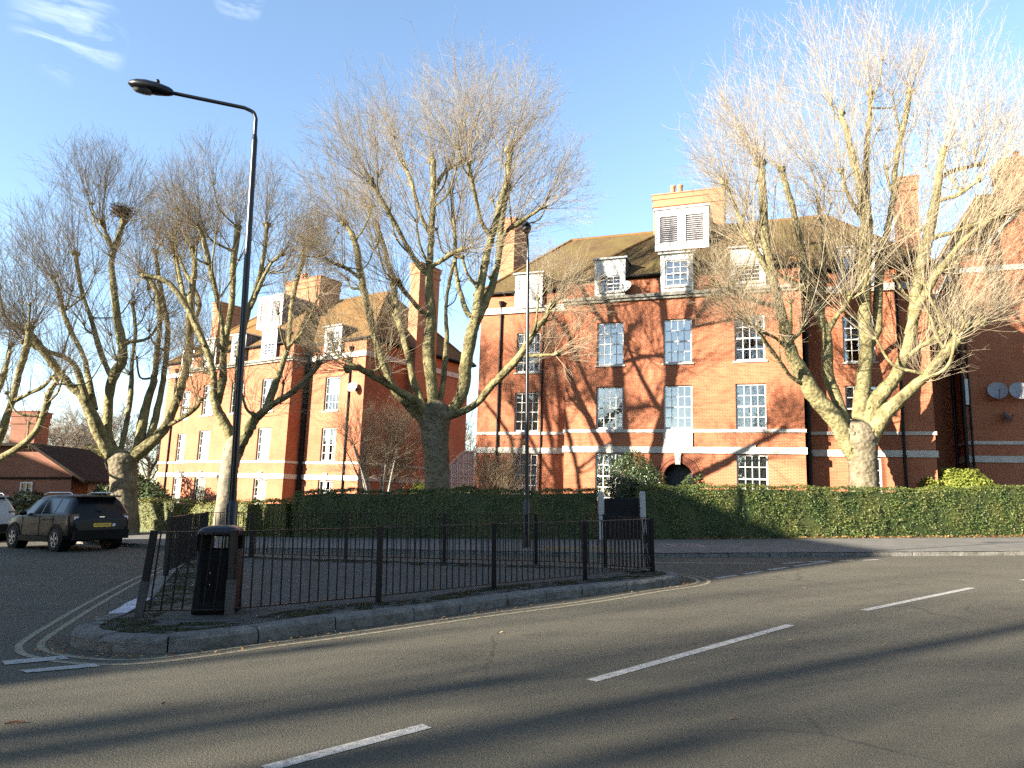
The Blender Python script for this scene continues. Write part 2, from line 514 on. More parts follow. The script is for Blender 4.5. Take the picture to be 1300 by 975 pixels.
# ------------------------------------------------------------------ ground, road, pavements
def asphalt(name, c0, c1, warm, mossy=0.0, speck=1.0):
    k = NT(name)
    ob = k.coord()
    n1 = k.noise(ob, 0.35, 6, 0.6)
    col = k.ramp(n1, [(0.3, c0), (0.7, c1)])
    vo = k.n('ShaderNodeTexVoronoi', feature='F1'); vo.inputs['Scale'].default_value = 85
    k.l(ob, vo.inputs['Vector'])
    n2 = k.noise(ob, 60, 3, 0.7)
    col = k.mix(k.ramp(n2, [(0.45, 0.0), (0.7, 0.75 * speck)]), col, warm)
    col = k.mix(k.ramp(vo.outputs['Distance'], [(0.02, 0.55 * speck), (0.10, 0.0)]), col, tuple(min(1, c * 2.1) for c in warm))
    n3 = k.noise(k.coord('Object', (0.25, 1.6, 1)), 1.0, 5, 0.6)          # worn wheel tracks
    col = k.mix(k.ramp(n3, [(0.5, 0.0), (0.75, 0.4)]), col, tuple(c * 0.62 for c in c0))
    n5 = k.noise(ob, 24, 4, 0.7)
    col = k.mix(k.ramp(n5, [(0.58, 0.0), (0.75, 0.5)]), col, tuple(c * 0.5 for c in c0))
    if mossy:
        n4 = k.noise(ob, 0.9, 6, 0.65)
        col = k.mix(k.ramp(n4, [(0.45, 0.0), (0.7, mossy)]), col, (0.045, 0.055, 0.018))
    ve = k.n('ShaderNodeTexVoronoi', feature='DISTANCE_TO_EDGE'); ve.inputs['Scale'].default_value = 0.42
    wv = k.n('ShaderNodeMix', data_type='VECTOR'); wv.inputs['Factor'].default_value = 0.22
    k.l(ob, wv.inputs['A']); k.l(k.noise(ob, 2.2, 5, 0.7, 'Color'), wv.inputs['B']); k.l(wv.outputs['Result'], ve.inputs['Vector'])
    cm = k.n('ShaderNodeMath', operation='MULTIPLY')                       # hairline cracks, only here and there
    k.l(k.ramp(ve.outputs['Distance'], [(0.003, 0.55), (0.007, 0.0)]), cm.inputs[0]); k.l(k.ramp(k.noise(ob, 0.22, 2, 0.5), [(0.5, 0.0), (0.58, 1.0)]), cm.inputs[1])
    col = k.mix(cm.outputs[0], col, (0.018, 0.017, 0.015))
    st = k.noise(ob, 0.9, 3, 0.5)
    col = k.mix(k.ramp(st, [(0.62, 0.0), (0.74, 0.45)]), col, tuple(c * 0.5 for c in c0))      # oil and damp stains
    k.gain = 0.88
    k.base(col); k.set(Roughness=0.9, Specular_IOR_Level=0.3)
    k.bump(n2, 1.0, 0.018)
    M[name] = k.m
asphalt('road_asphalt', (0.062, 0.057, 0.041), (0.088, 0.081, 0.058), (0.138, 0.123, 0.084))
asphalt('island_asphalt', (0.06, 0.058, 0.052), (0.085, 0.082, 0.073), (0.11, 0.106, 0.09), 0.5, 0.6)
def paint_mat(name, col, wear):
    k = NT(name)
    n = k.noise(k.coord(), 14, 8, 0.85)
    c = k.mix(k.ramp(n, [(0.44, 0.0), (0.62, wear)]), col, (0.09, 0.08, 0.065))
    ch = k.noise(k.coord(), 38, 5, 0.8)
    k.l(k.ramp(ch, [(0.33, 0.0), (0.42, 1.0)]), k.b.inputs['Alpha'])      # chipped and ragged
    k.base(c); k.set(Roughness=0.75, Specular_IOR_Level=0.3)
    k.bump(k.noise(k.coord(), 70, 3), 0.5, 0.008)
    M[name] = k.m
paint_mat('mark_white', (0.46, 0.45, 0.41), 0.75)
paint_mat('mark_yellow', (0.32, 0.28, 0.18), 0.9)
def slab_mat(name, w, h, c0, c1, joint, moss):
    k = NT(name)
    br = k.n('ShaderNodeTexBrick')
    br.inputs['Scale'].default_value = 1; br.inputs['Brick Width'].default_value = w; br.inputs['Row Height'].default_value = h
    br.inputs['Mortar Size'].default_value = 0.012
    br.inputs['Color1'].default_value = (*c0, 1); br.inputs['Color2'].default_value = (*c1, 1); br.inputs['Mortar'].default_value = (*joint, 1)
    k.l(k.coord('UV'), br.inputs['Vector'])
    n = k.noise(k.coord(), 1.3, 6, 0.65)
    col = k.mix(k.ramp(n, [(0.4, 0.0), (0.7, moss)]), br.outputs['Color'], (0.07, 0.075, 0.035))
    n2 = k.noise(k.coord(), 30, 4, 0.7)
    col = k.mix(k.ramp(n2, [(0.4, 0.0), (0.8, 0.5)]), col, tuple(c * 0.5 for c in c0))
    k.base(col); k.set(Roughness=0.9, Specular_IOR_Level=0.25)
    k.bump(br.outputs['Fac'], -0.5, 0.01)
    M[name] = k.m
slab_mat('paving_slab', 0.6, 0.6, (0.19, 0.182, 0.165), (0.155, 0.15, 0.136), (0.06, 0.06, 0.04), 0.35)
slab_mat('island_slab', 0.6, 0.45, (0.095, 0.088, 0.073), (0.078, 0.072, 0.062), (0.028, 0.028, 0.016), 0.4)
slab_mat('tactile', 0.4, 0.4, (0.22, 0.18, 0.095), (0.19, 0.155, 0.083), (0.08, 0.065, 0.04), 0.25)
def granite_mat():
    k = NT('granite')
    ob = k.coord()
    col = k.ramp(k.noise(ob, 9, 6, 0.7), [(0.3, (0.12, 0.113, 0.10)), (0.7, (0.27, 0.255, 0.225))])
    sp = k.n('ShaderNodeTexVoronoi', feature='F1'); sp.inputs['Scale'].default_value = 60; k.l(ob, sp.inputs['Vector'])
    col = k.mix(k.ramp(sp.outputs['Distance'], [(0.1, 0.45), (0.35, 0.0)]), col, (0.22, 0.21, 0.19))
    col = k.mix(k.ramp(k.noise(ob, 1.7, 6, 0.7), [(0.48, 0.0), (0.7, 0.6)]), col, (0.04, 0.041, 0.022))
    k.base(col); k.set(Roughness=0.9, Specular_IOR_Level=0.2)
    k.bump(k.noise(ob, 26, 6, 0.75), 1.0, 0.03)
    M['granite'] = k.m
granite_mat()
simple('granite_pale', (0.50, 0.51, 0.54), 0.8, var=0.25, scale=9, bump=0.6)
def moss_mat():
    k = NT('moss')
    n = k.noise(k.coord(), 3.2, 7, 0.7)
    k.base(k.ramp(k.noise(k.coord(), 22, 4, 0.7), [(0.3, (0.020, 0.022, 0.008)), (0.7, (0.052, 0.053, 0.018))])); k.set(Roughness=0.95, Specular_IOR_Level=0.1)
    k.l(k.ramp(n, [(0.44, 0.0), (0.56, 1.0)]), k.b.inputs['Alpha'])
    k.bump(k.noise(k.coord(), 60, 3, 0.7), 0.9, 0.02)
    M['moss'] = k.m
moss_mat()
simple('grass_ground', (0.055, 0.062, 0.02), 0.95, var=0.4, scale=1.5, bump=0.5)

def sheet(name, poly, z, mat, kind='structure', parent=None):
    b = MB(); b.face([(x, y, z) for x, y in poly])
    o = b.build(name, mat, parent)
    n = o.data.polygons[0].normal
    if n.z < 0: o.data.flip_normals()
    if parent is None: tag(o, kind=kind)
    return o

def smooth_path(pts, n=6, closed=False):
    P = [np.array(p, float) for p in pts]
    out = []
    m = len(P)
    for i in range(m if closed else m - 1):
        a = P[(i - 1) % m] if closed or i > 0 else P[0] * 2 - P[1]
        b_ = P[i]; c = P[(i + 1) % m]
        d = P[(i + 2) % m] if closed or i < m - 2 else P[-1] * 2 - P[-2]
        for k in range(n):
            t = k / n
            out.append(0.5 * ((2 * b_) + (-a + c) * t + (2 * a - 5 * b_ + 4 * c - d) * t * t + (-a + 3 * b_ - 3 * c + d) * t ** 3))
    if not closed: out.append(P[-1])
    return out

def offset_path(P, d, closed=False):
    """offset to the left of the walking direction by d"""
    out = []
    n = len(P)
    for i in range(n):
        a = P[(i - 1) % n] if closed or i > 0 else P[i]
        c = P[(i + 1) % n] if closed or i < n - 1 else P[i]
        t = np.array(c) - np.array(a); t /= max(np.linalg.norm(t), 1e-9)
        out.append(np.array(P[i]) + d * np.array([-t[1], t[0]]))
    return out

ground = sheet('ground', [(900 * math.cos(2 * PI * k / 40), 900 * math.sin(2 * PI * k / 40)) for k in range(40)], -0.06, M['grass_ground'])
FARK = [(70, 23.0), (14, 20.2), (4, 19.5), (-0.2, 20.2), (-5.8, 21.3), (-9, 21.45), (-12.1, 23.3), (-26, 32.4), (-60, 54)]
FARB = [(70, 31), (19.2, 27.3), (10, 26.3), (4.7, 25.5), (-4, 26.3), (-9, 27.2), (-16.7, 31.6), (-30, 40), (-62, 61)]
sheet('road', [(-70, -60), (90, -60), (90, 24.2)] + FARK + [(-70, 60)], 0.0, M['road_asphalt'])
sheet('garden_ground', FARB + [(-62, 160), (70, 160)], 0.06, M['soil'])
fp = [tuple(p) for p in smooth_path(FARK[1:8], 5)]
sheet('pavement', [FARK[0]] + fp + [FARK[-1]] + FARB[::-1], 0.12, M['paving_slab'])
sheet('tactile_paving', [(0.75, 20.35), (2.9, 20.0), (3.1, 21.7), (0.95, 22.05)], 0.124, M['tactile'])

def kerb(path, name, closed=False, h=0.15, w=0.26, stone=0.95, mat='granite', seed=3, side=1):
    rnd = random.Random(seed)
    P = [np.array(p, float) for p in path]
    if closed: P = P + [P[0]]
    # arc length resample
    S = [0.0]
    for i in range(1, len(P)): S.append(S[-1] + np.linalg.norm(P[i] - P[i - 1]))
    def pos(s):
        s = min(max(s, 0), S[-1])
        for i in range(1, len(S)):
            if s <= S[i] + 1e-9:
                t = (s - S[i - 1]) / max(S[i] - S[i - 1], 1e-9)
                return P[i - 1] * (1 - t) + P[i] * t
        return P[-1]
    b = MB()
    s = 0.0
    while s < S[-1] - 0.05:
        L = min(stone * rnd.uniform(0.8, 1.25), S[-1] - s)
        ks = max(2, int(L / 0.16) + 1)
        dz = rnd.uniform(-0.008, 0.008); do = rnd.uniform(-0.006, 0.006)
        rows = []
        for q in range(ks + 1):
            ss = s + 0.009 + (L - 0.018) * q / ks
            p = pos(ss); t = pos(ss + 0.08) - pos(ss - 0.08); t /= max(np.linalg.norm(t), 1e-9)
            nrm = side * np.array([-t[1], t[0]])
            e = 0.012 if 0 < q < ks else 0.03
            prof = [(do + rnd.uniform(0, e) - 0.008, -0.08), (do + rnd.uniform(0, e), 0.04), (do + rnd.uniform(0, e), h * 0.72 + dz),
                    (do + 0.025 + rnd.uniform(0, e), h - 0.012 + dz), (do + 0.06, h + dz + rnd.uniform(-0.004, 0.004)), (w, h + dz)]
            rows.append([(p[0] + nrm[0] * a, p[1] + nrm[1] * a, z) for a, z in prof])
        b.grid(rows, False)
        b.face(rows[0]); b.face(rows[-1][::-1])
        s += L
    o = b.build(name, M[mat])
    tag(o, kind='structure')
    return o

ISL = [(-5.0, 8.45), (-4.72, 7.97), (-4.2, 7.74), (-3.55, 7.72), (-2.8, 8.25), (-2.2, 8.93), (-1.1, 9.83), (-0.25, 10.75), (1.08, 11.95),
       (2.45, 12.95), (3.15, 13.75), (3.22, 14.35), (2.95, 14.8), (1.8, 15.45), (-1.3, 16.45), (-4.3, 17.4), (-7.0, 18.5), (-7.85, 18.75),
       (-8.1, 18.2), (-6.95, 14.46), (-6.1, 12.2), (-5.42, 10.4), (-5.1, 9.2)]
isl = smooth_path(ISL, 4, True)
kerb(isl, 'island_kerb', True, 0.155, 0.27, 0.9, 'granite', 5, 1)
inner = offset_path(isl, 0.25, True)
sheet('island_surface', [tuple(p) for p in inner], 0.148, M['island_asphalt'])
sheet('island_paving', [(-4.9, 8.75), (-3.3, 8.9), (-3.6, 10.6), (-4.3, 12.8), (-5.6, 15.2), (-6.6, 15.2), (-5.85, 12.3), (-5.18, 10.4)], 0.152, M['island_slab'])
# moss creeping over the edge of the island
mo = MB()
rm = random.Random(4)
ins = offset_path(isl, 0.27, True)
for i in range(0, len(isl)):
    p = ins[i]; q = ins[(i + 1) % len(isl)]
    d2 = offset_path(isl, 0.27 + 0.55 + 0.12 * math.sin(i * 0.7), True)
    if i == 0: prev = d2[0]
    nx = d2[(i + 1) % len(isl)]
    mo.face([(p[0], p[1], 0.1565), (q[0], q[1], 0.1565), (nx[0], nx[1], 0.1565), (prev[0], prev[1], 0.1565)])
    prev = nx
tag(mo.build('moss', M['moss']), 'dark green moss along the edge of the traffic island', 'moss', kind='stuff')
kerb([(-5.43, 10.45), (-5.24, 9.75), (-5.13, 9.3), (-5.07, 9.05)], 'pale_kerb', False, 0.163, 0.27, 0.7, 'granite_pale', 8, 1)
kerb([tuple(p) for p in [FARK[0]] + fp + [FARK[-1]]], 'far_kerb', False, 0.125, 0.2, 1.4, 'granite', 9, -1)

# painted markings, each a sheet 4 mm above the road
def strip(name, pts, w, z, mat, n=6):
    P = smooth_path(pts, n)
    A, B = offset_path(P, w / 2), offset_path(P, -w / 2)
    b = MB()
    for i in range(len(P) - 1):
        b.face([(A[i][0], A[i][1], z), (B[i][0], B[i][1], z), (B[i + 1][0], B[i + 1][1], z), (A[i + 1][0], A[i + 1][1], z)])
    o = b.build(name, M[mat]); tag(o, kind='structure')
    return o
for a, b_ in (((-1.47, 4.53), (-0.60, 5.33)), ((0.70, 6.58), (3.52, 9.33)), ((5.02, 10.5), (8.2, 13.05)), ((9.9, 14.2), (13.2, 16.4)), ((-4.6, 1.9), (-2.6, 3.6))):
    strip('centre_line', [a, b_], 0.115, 0.004, 'mark_white', 1)
YIN = [(-7.9, 16.9), (-7.15, 14.06), (-6.29, 11.27), (-5.71, 9.54), (-5.34, 8.5), (-5.13, 8.07), (-4.82, 7.74), (-4.27, 7.46), (-3.75, 7.40), (-3.3, 7.66), (-2.7, 8.2),
       (-2.05, 8.72), (-0.5, 10.1), (1.05, 11.35), (2.42, 12.72), (3.28, 13.5), (3.6, 14.15), (3.55, 14.8), (3.2, 15.2)]
yin = smooth_path(YIN, 6)
strip('yellow_line', [tuple(p) for p in yin], 0.075, 0.004, 'mark_yellow', 1)
strip('yellow_line', [tuple(p) for p in offset_path(yin, -0.2)], 0.075, 0.004, 'mark_yellow', 1)
def quad_mark(name, pts, z=0.004):
    sheet(name, pts, z, M['mark_white'])
quad_mark('give_way_line', [(-5.02, 7.32), (-4.88, 7.16), (-4.42, 7.42), (-4.57, 7.56)], 0.008)
quad_mark('give_way_line', [(-4.59, 6.94), (-4.46, 6.85), (-3.92, 7.10), (-4.06, 7.22)], 0.008)
for a, b_ in (((4.06, 14.55), (4.64, 15.1)), ((4.86, 15.32), (5.43, 15.88)), ((5.71, 16.2), (6.35, 16.8)), ((6.57, 17.0), (8.0, 18.35)),
              ((6.55, 17.65), (7.2, 18.1)), ((7.38, 18.12), (8.0, 18.48)), ((8.3, 18.45), (8.75, 18.68)), ((8.95, 18.6), (9.5, 18.86))):
    strip('give_way_dash', [a, b_], 0.12, 0.004, 'mark_white', 1)
strip('edge_line', [(3.2, 17.95), (6.3, 17.75)], 0.09, 0.004, 'mark_white', 1)
strip('edge_line', [(-0.2, 16.75), (1.7, 16.3)], 0.12, 0.004, 'mark_white', 1)
# ------------------------------------------------------------------ brick apartment blocks
def wall_grid(b, ux, o, u0, u1, z0, z1, openings, depth):
    """vertical wall from o along ux (unit, horizontal); openings (ua, ub, za, zb); reveals go inwards by depth"""
    ux = Vector(ux); o = Vector(o)
    nin = Vector((-ux.y, ux.x, 0))
    P = lambda u, z, d=0.0: o + ux * u + nin * d + Vector((0, 0, z))
    us = sorted({u0, u1, *[q for a in openings for q in a[:2]]})
    zs = sorted({z0, z1, *[q for a in openings for q in a[2:4]]})
    for i in range(len(us) - 1):
        for j in range(len(zs) - 1):
            cu, cz = (us[i] + us[i + 1]) / 2, (zs[j] + zs[j + 1]) / 2
            if any(a[0] < cu < a[1] and a[2] < cz < a[3] for a in openings): continue
            b.face([P(us[i], zs[j]), P(us[i + 1], zs[j]), P(us[i + 1], zs[j + 1]), P(us[i], zs[j + 1])])
    for ua, ub, za, zb in openings:
        b.face([P(ua, za), P(ua, za, depth), P(ua, zb, depth), P(ua, zb)][::-1])
        b.face([P(ub, za), P(ub, za, depth), P(ub, zb, depth), P(ub, zb)])
        b.face([P(ua, zb), P(ub, zb), P(ub, zb, depth), P(ua, zb, depth)][::-1])
        b.face([P(ua, za), P(ub, za), P(ub, za, depth), P(ua, za, depth)])

_win_cache = {}
def sash_window(parent, x, y, z0, w, h, variant=0, cols=4, sill=True, rows=4, rec=0.10, label=None):
    """white sash window part with pane, curtain and sill as sub-parts; (x, y, z0) is the bottom middle on the wall face"""
    key = (w, round(h, 2), cols, rows, rec)
    if key not in _win_cache:
        f = MB(); t = 0.065; g = 0.034
        y0, y1 = rec, rec + 0.07
        f.box((-w / 2, y0, 0), (-w / 2 + t, y1, h)); f.box((w / 2 - t, y0, 0), (w / 2, y1, h))
        f.box((-w / 2 + t, y0, h - t), (w / 2 - t, y1, h)); f.box((-w / 2 + t, y0, 0), (w / 2 - t, y1, 0.10))
        f.box((-w / 2 + t, y0 - 0.006, h / 2 - 0.03), (w / 2 - t, y1 - 0.004, h / 2 + 0.03))
        for c in range(1, cols):
            xx = -w / 2 + t + (w - 2 * t) * c / cols
            f.box((xx - g / 2, y0 + 0.012, 0.10), (xx + g / 2, y1 - 0.02, h / 2 - 0.03))
            f.box((xx - g / 2, y0 + 0.012, h / 2 + 0.03), (xx + g / 2, y1 - 0.02, h - t))
        for r in range(1, rows):
            if r * 2 == rows: continue
            zz = 0.05 + (h - 0.08) * r / rows
            for c in range(cols):
                xa = -w / 2 + t + (w - 2 * t) * c / cols + (g / 2 if c else 0); xb = -w / 2 + t + (w - 2 * t) * (c + 1) / cols - (g / 2 if c < cols - 1 else 0)
                f.box((xa, y0 + 0.014, zz - g / 2), (xb, y1 - 0.022, zz + g / 2))
        fo = f.build('window', M['white_paint'])
        p = MB(); p.face([(-w / 2 + t, y0 + 0.035, 0.1), (w / 2 - t, y0 + 0.035, 0.1), (w / 2 - t, y0 + 0.035, h - t), (-w / 2 + t, y0 + 0.035, h - t)])
        po = p.build('pane', M['window_glass'])
        s = MB(); s.box((-w / 2 - 0.09, -0.07, -0.07), (w / 2 + 0.09, rec, 0.0))
        so = s.build('sill', M['stone_white'])
        _win_cache[key] = (fo.data, po.data, so.data)
        for o in (fo, po, so): bpy.data.objects.remove(o)
    fd, pd, sd = _win_cache[key]
    def mk(n, d, par, loc=(0, 0, 0)):
        o = bpy.data.objects.new(n, d); COL.objects.link(o); o.parent = par; o.location = loc
        return o
    fo = mk('window', fd, parent, (x, y, z0))
    if label: fo['label'] = label
    mk('pane', pd, fo)
    if sill: mk('sill', sd, fo)
    ck = ('c', key, variant)
    if ck not in _win_cache:
        c = MB()
        spans = {0: [(-0.5, 0.5, 0, 1)], 1: [(-0.5, 0.5, 0, 1)], 2: [(-0.5, 0.5, 0.03, 1)], 3: [(-0.5, -0.16, 0, 1), (0.16, 0.5, 0, 1)], 4: [(-0.5, 0.5, 0.5, 1)],
                 5: [(-0.5, 0.5, 0.0, 0.55)], 6: [(-0.5, -0.02, 0, 1), (0.3, 0.5, 0, 1)]}[variant]
        for a, b_, c0, c1 in spans:
            n = max(6, int((b_ - a) * w * 22))
            rows_ = []
            for zf in (c0, c1):
                rows_.append([(w * (a + (b_ - a) * q / n), rec + 0.17 + 0.022 * math.sin(q * 1.35 + variant) + 0.01 * math.sin(q * 0.5), h * zf) for q in range(n + 1)])
            c.grid(rows_, True)
        mat = {0: 'net_white', 1: 'net_cream', 2: 'net_grey', 3: 'net_white', 4: 'net_white', 5: 'net_white', 6: 'net_cream'}[variant]
        co = c.build('curtain', M[mat]); _win_cache[ck] = co.data; bpy.data.objects.remove(co)
    mk('curtain', _win_cache[ck], fo)
    return fo

def pipe(parent, x, y, z0, z1, r=0.06, hopper=True):
    b = MB()
    b.tube([(x, y, z0), (x, y, z1)], r, 8)
    z = z0 + 1.0
    while z < z1:
        b.tube([(x, y, z), (x, y, z + 0.09)], r * 1.35, 8); z += 1.8
    if hopper: b.lathe([(r, -0.35), (0.16, -0.05), (0.17, 0.0), (0.02, 0.0)], (x, y, z1 + 0.05), 8, False)
    return b.build('drainpipe', M['black_paint'], parent)

def chimney(parent, x0, x1, y0, y1, z0, z1, pots, mat='brick_chimney'):
    b = MB()
    b.box((x0, y0, z0), (x1, y1, z1 - 0.75), 'bt')
    b.box((x0 - 0.06, y0 - 0.06, z1 - 0.75), (x1 + 0.06, y1 + 0.06, z1 - 0.62))
    b.box((x0 - 0.02, y0 - 0.02, z1 - 0.62), (x1 + 0.02, y1 + 0.02, z1 - 0.32), 'bt')
    b.box((x0 - 0.07, y0 - 0.07, z1 - 0.32), (x1 + 0.07, y1 + 0.07, z1 - 0.06))
    b.box((x0 - 0.11, y0 - 0.11, z1 - 0.06), (x1 + 0.11, y1 + 0.11, z1))
    o = b.build('chimney', M[mat], parent)
    for px, py in pots:
        p = MB()
        p.lathe([(0.17, 0), (0.15, 0.08), (0.13, 0.55), (0.16, 0.58), (0.16, 0.68), (0.12, 0.68), (0.11, 0.4)], (px, py, z1), 10)
        p.build('chimney_pot', M['terracotta'], o)
    return o

def mat_of(O, th, lean):
    return Matrix.Translation(O) @ Matrix.Rotation(R(lean), 4, 'Y') @ Matrix.Rotation(-R(th), 4, 'Z')

def apartment_block():
    root = empty('apartment_block')
    HW, CW, WY, BY, ZE = 10.55, 5.4, 1.2, 11.2, 12.1
    F = {'g': (1.40, 3.55), 'a': (4.68, 6.73), 'b': (7.77, 9.90)}
    w = MB()
    op_c = []
    for cx in (-3.2, 0.0, 3.2):
        for k in 'gab':
            if cx == 0 and k == 'g': op_c.append((-0.64, 0.64, 0.0, 3.14))
            else: op_c.append((cx - 0.65, cx + 0.65, *F[k]))
        op_c.append((cx - 0.56, cx + 0.56, 11.30, ZE))
    wall_grid(w, (1, 0, 0), (0, 0, 0), -CW, CW, -2.0, ZE, op_c, 0.16)
    wall_grid(w, (1, 0, 0), (0, WY, 0), -HW, -CW, -2.0, ZE, [(-7.8 - 0.65, -7.8 + 0.65, *F[k]) for k in 'gab'] + [(-7.8 - 0.56, -7.8 + 0.56, 11.35, ZE)], 0.16)
    wall_grid(w, (1, 0, 0), (0, WY, 0), CW, HW, -2.0, ZE, [(7.8 - 0.65, 7.8 + 0.65, *F[k]) for k in 'gab'] + [(7.8 - 0.56, 7.8 + 0.56, 11.35, ZE)], 0.16)
    w.face([(-CW, WY, -2), (-CW, 0, -2), (-CW, 0, ZE), (-CW, WY, ZE)])
    w.face([(CW, 0, -2), (CW, WY, -2), (CW, WY, ZE), (CW, 0, ZE)])
    w.face([(-HW, BY, -2), (-HW, WY, -2), (-HW, WY, ZE), (-HW, BY, ZE)])
    w.face([(HW, WY, -2), (HW, BY, -2), (HW, BY, ZE), (HW, WY, ZE)])
    w.face([(HW, BY, -2), (-HW, BY, -2), (-HW, BY, ZE), (HW, BY, ZE)])
    # brick spandrels that round the doorway
    zs, ra = 2.5, 0.64
    for s in (-1, 1):
        for q in range(8):
            a0, a1 = PI / 2 * q / 8, PI / 2 * (q + 1) / 8
            pts = [(s * ra * math.cos(a0), -0.0, zs + ra * math.sin(a0)), (s * ra * math.cos(a1), 0.0, zs + ra * math.sin(a1)), (s * ra * math.cos(a1), 0.0, 3.14), (s * ra * math.cos(a0), 0.0, 3.14)]
            w.face(pts if s < 0 else pts[::-1])
            i0, i1 = Vector(pts[0]), Vector(pts[1])
            w.face([i0, i1, i1 + Vector((0, 0.16, 0)), i0 + Vector((0, 0.16, 0))])
    # shallow vertical joints beside the bays, relieving strips
    w.build('wall', M['brick_red'], root)
    # floor slabs behind (rooms are dark)
    fl = MB()
    for z in (0.2, 6.95, 10.3): fl.box((-HW + 0.4, WY + 0.3, z), (HW - 0.4, BY - 0.3, z + 0.2))
    for xx in (-5.3, -1.6, 1.6, 5.3): fl.box((xx - 0.06, 0.5, -1), (xx + 0.06, BY - 0.4, 11.9))
    fl.box((-HW + 0.5, 4.2, -1), (HW - 0.5, 4.3, 11.9))
    fl.build('interior_partition', M['wall_plaster'], root)
    # string courses and cornice
    for z0, z1, pr in ((3.58, 3.87, 0.07), (4.53, 4.675, 0.06)):
        s = MB()
        yi = 0.22
        segs = [(-CW - pr, -1.0, 0), (-1.0, 1.0, 0), (1.0, CW + pr, 0)]
        s.box((-CW - pr, -pr, z0), (CW + pr, 0.05, z1))
        s.box((-CW - pr, 0.05, z0), (-CW + 0.05, WY - pr, z1)); s.box((CW - 0.05, 0.05, z0), (CW + pr, WY - pr, z1))
        s.box((-HW - pr, WY - pr, z0), (-CW + 0.05, WY + 0.05, z1)); s.box((CW - 0.05, WY - pr, z0), (HW + pr, WY + 0.05, z1))
        s.box((-HW - pr, WY + 0.05, z0), (-HW + 0.05, BY, z1)); s.box((HW - 0.05, WY + 0.05, z0), (HW + pr, BY, z1))
        s.build('string_course', M['stone_white'], root)
    c = MB()
    c.box((-CW - 0.24, -0.24, 11.02), (CW + 0.24, -0.02, 11.17)); c.box((-CW - 0.14, -0.14, 10.90), (CW + 0.14, -0.02, 11.02))
    c.box((-CW - 0.24, -0.02, 10.90), (-CW - 0.02, WY - 0.14, 11.17)); c.box((CW + 0.02, -0.02, 10.90), (CW + 0.24, WY - 0.14, 11.17))
    co = c.build('cornice', M['stone_grey'], root)
    for sgn in (-1, 1):
        c = MB()
        xa, xb = sorted((sgn * (CW + 0.01), sgn * (HW + 0.12)))
        c.box((xa, WY - 0.12, 10.97), (xb, WY - 0.01, 11.30))
        xa, xb = sorted((sgn * (HW + 0.01), sgn * (HW + 0.12)))
        c.box((xa, WY - 0.01, 10.97), (xb, BY, 11.30))
        c.build('eaves_band', M['stone_white'], root)
    # keystones, plaque over the door
    for cx in (-7.8, -3.2, 3.2, 7.8):
        kx = MB()
        yy = (WY if abs(cx) > 5 else 0) - 0.095
        kx.face([(cx - 0.12, yy, 3.56), (cx + 0.12, yy, 3.56), (cx + 0.17, yy, 3.98), (cx - 0.17, yy, 3.98)])
        kx.face([(cx - 0.17, yy, 3.98), (cx + 0.17, yy, 3.98), (cx + 0.17, yy + 0.09, 3.98), (cx - 0.17, yy + 0.09, 3.98)])
        kx.face([(cx + 0.12, yy, 3.56), (cx + 0.12, yy + 0.09, 3.56), (cx + 0.17, yy + 0.09, 3.98), (cx + 0.17, yy, 3.98)])
        kx.face([(cx - 0.12, yy + 0.09, 3.56), (cx - 0.12, yy, 3.56), (cx - 0.17, yy, 3.98), (cx - 0.17, yy + 0.09, 3.98)])
        kx.build('window_keystone', M['stone_white'], root)
    p = MB(); p.box((-0.66, -0.075, 3.872), (0.66, -0.004, 4.528)); p.build('plaque', M['stone_white'], root)
    # arched doorway: stepped brick rings, keystone, dark porch with a door
    d = MB()
    for r0, r1, yy in ((0.66, 0.80, -0.03), (0.83, 0.98, -0.05)):
        for q in range(20):
            a0, a1 = PI * q / 20, PI * (q + 1) / 20
            pt = lambda r, a, y: (r * math.cos(a), y, zs + r * math.sin(a))
            d.face([pt(r0, a1, yy), pt(r0, a0, yy), pt(r1, a0, yy), pt(r1, a1, yy)])
            d.face([pt(r1, a0, yy), pt(r1, a0, 0.01), pt(r1, a1, 0.01), pt(r1, a1, yy)])
            d.face([pt(r0, a0, 0.01), pt(r0, a0, yy), pt(r0, a1, yy), pt(r0, a1, 0.01)])
        for s in (-1, 1):
            xa, xb = sorted((s * r0, s * r1)); d.box((xa, yy, 0), (xb, 0.01, zs))
    dw = d.build('doorway', M['brick_arch'], root)
    kb = MB()
    yy = -0.13
    kz = 3.575
    kb.face([(-0.11, yy, 3.06), (0.11, yy, 3.06), (0.15, yy, kz), (-0.15, yy, kz)])
    kb.face([(0.11, yy, 3.06), (0.11, -0.01, 3.06), (0.15, -0.01, kz), (0.15, yy, kz)]); kb.face([(-0.11, -0.01, 3.06), (-0.11, yy, 3.06), (-0.15, yy, kz), (-0.15, -0.01, kz)])
    kb.face([(-0.11, yy, 3.06), (-0.11, -0.01, 3.06), (0.11, -0.01, 3.06), (0.11, yy, 3.06)])
    kb.build('keystone', M['stone_white'], dw)
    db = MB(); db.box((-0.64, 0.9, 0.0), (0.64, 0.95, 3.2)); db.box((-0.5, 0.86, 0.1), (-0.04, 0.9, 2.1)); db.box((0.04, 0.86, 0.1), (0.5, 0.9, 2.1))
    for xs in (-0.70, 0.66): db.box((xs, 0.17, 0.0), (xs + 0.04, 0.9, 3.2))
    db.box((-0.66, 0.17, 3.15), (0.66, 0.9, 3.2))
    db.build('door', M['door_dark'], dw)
    # windows
    rv = random.Random(21)
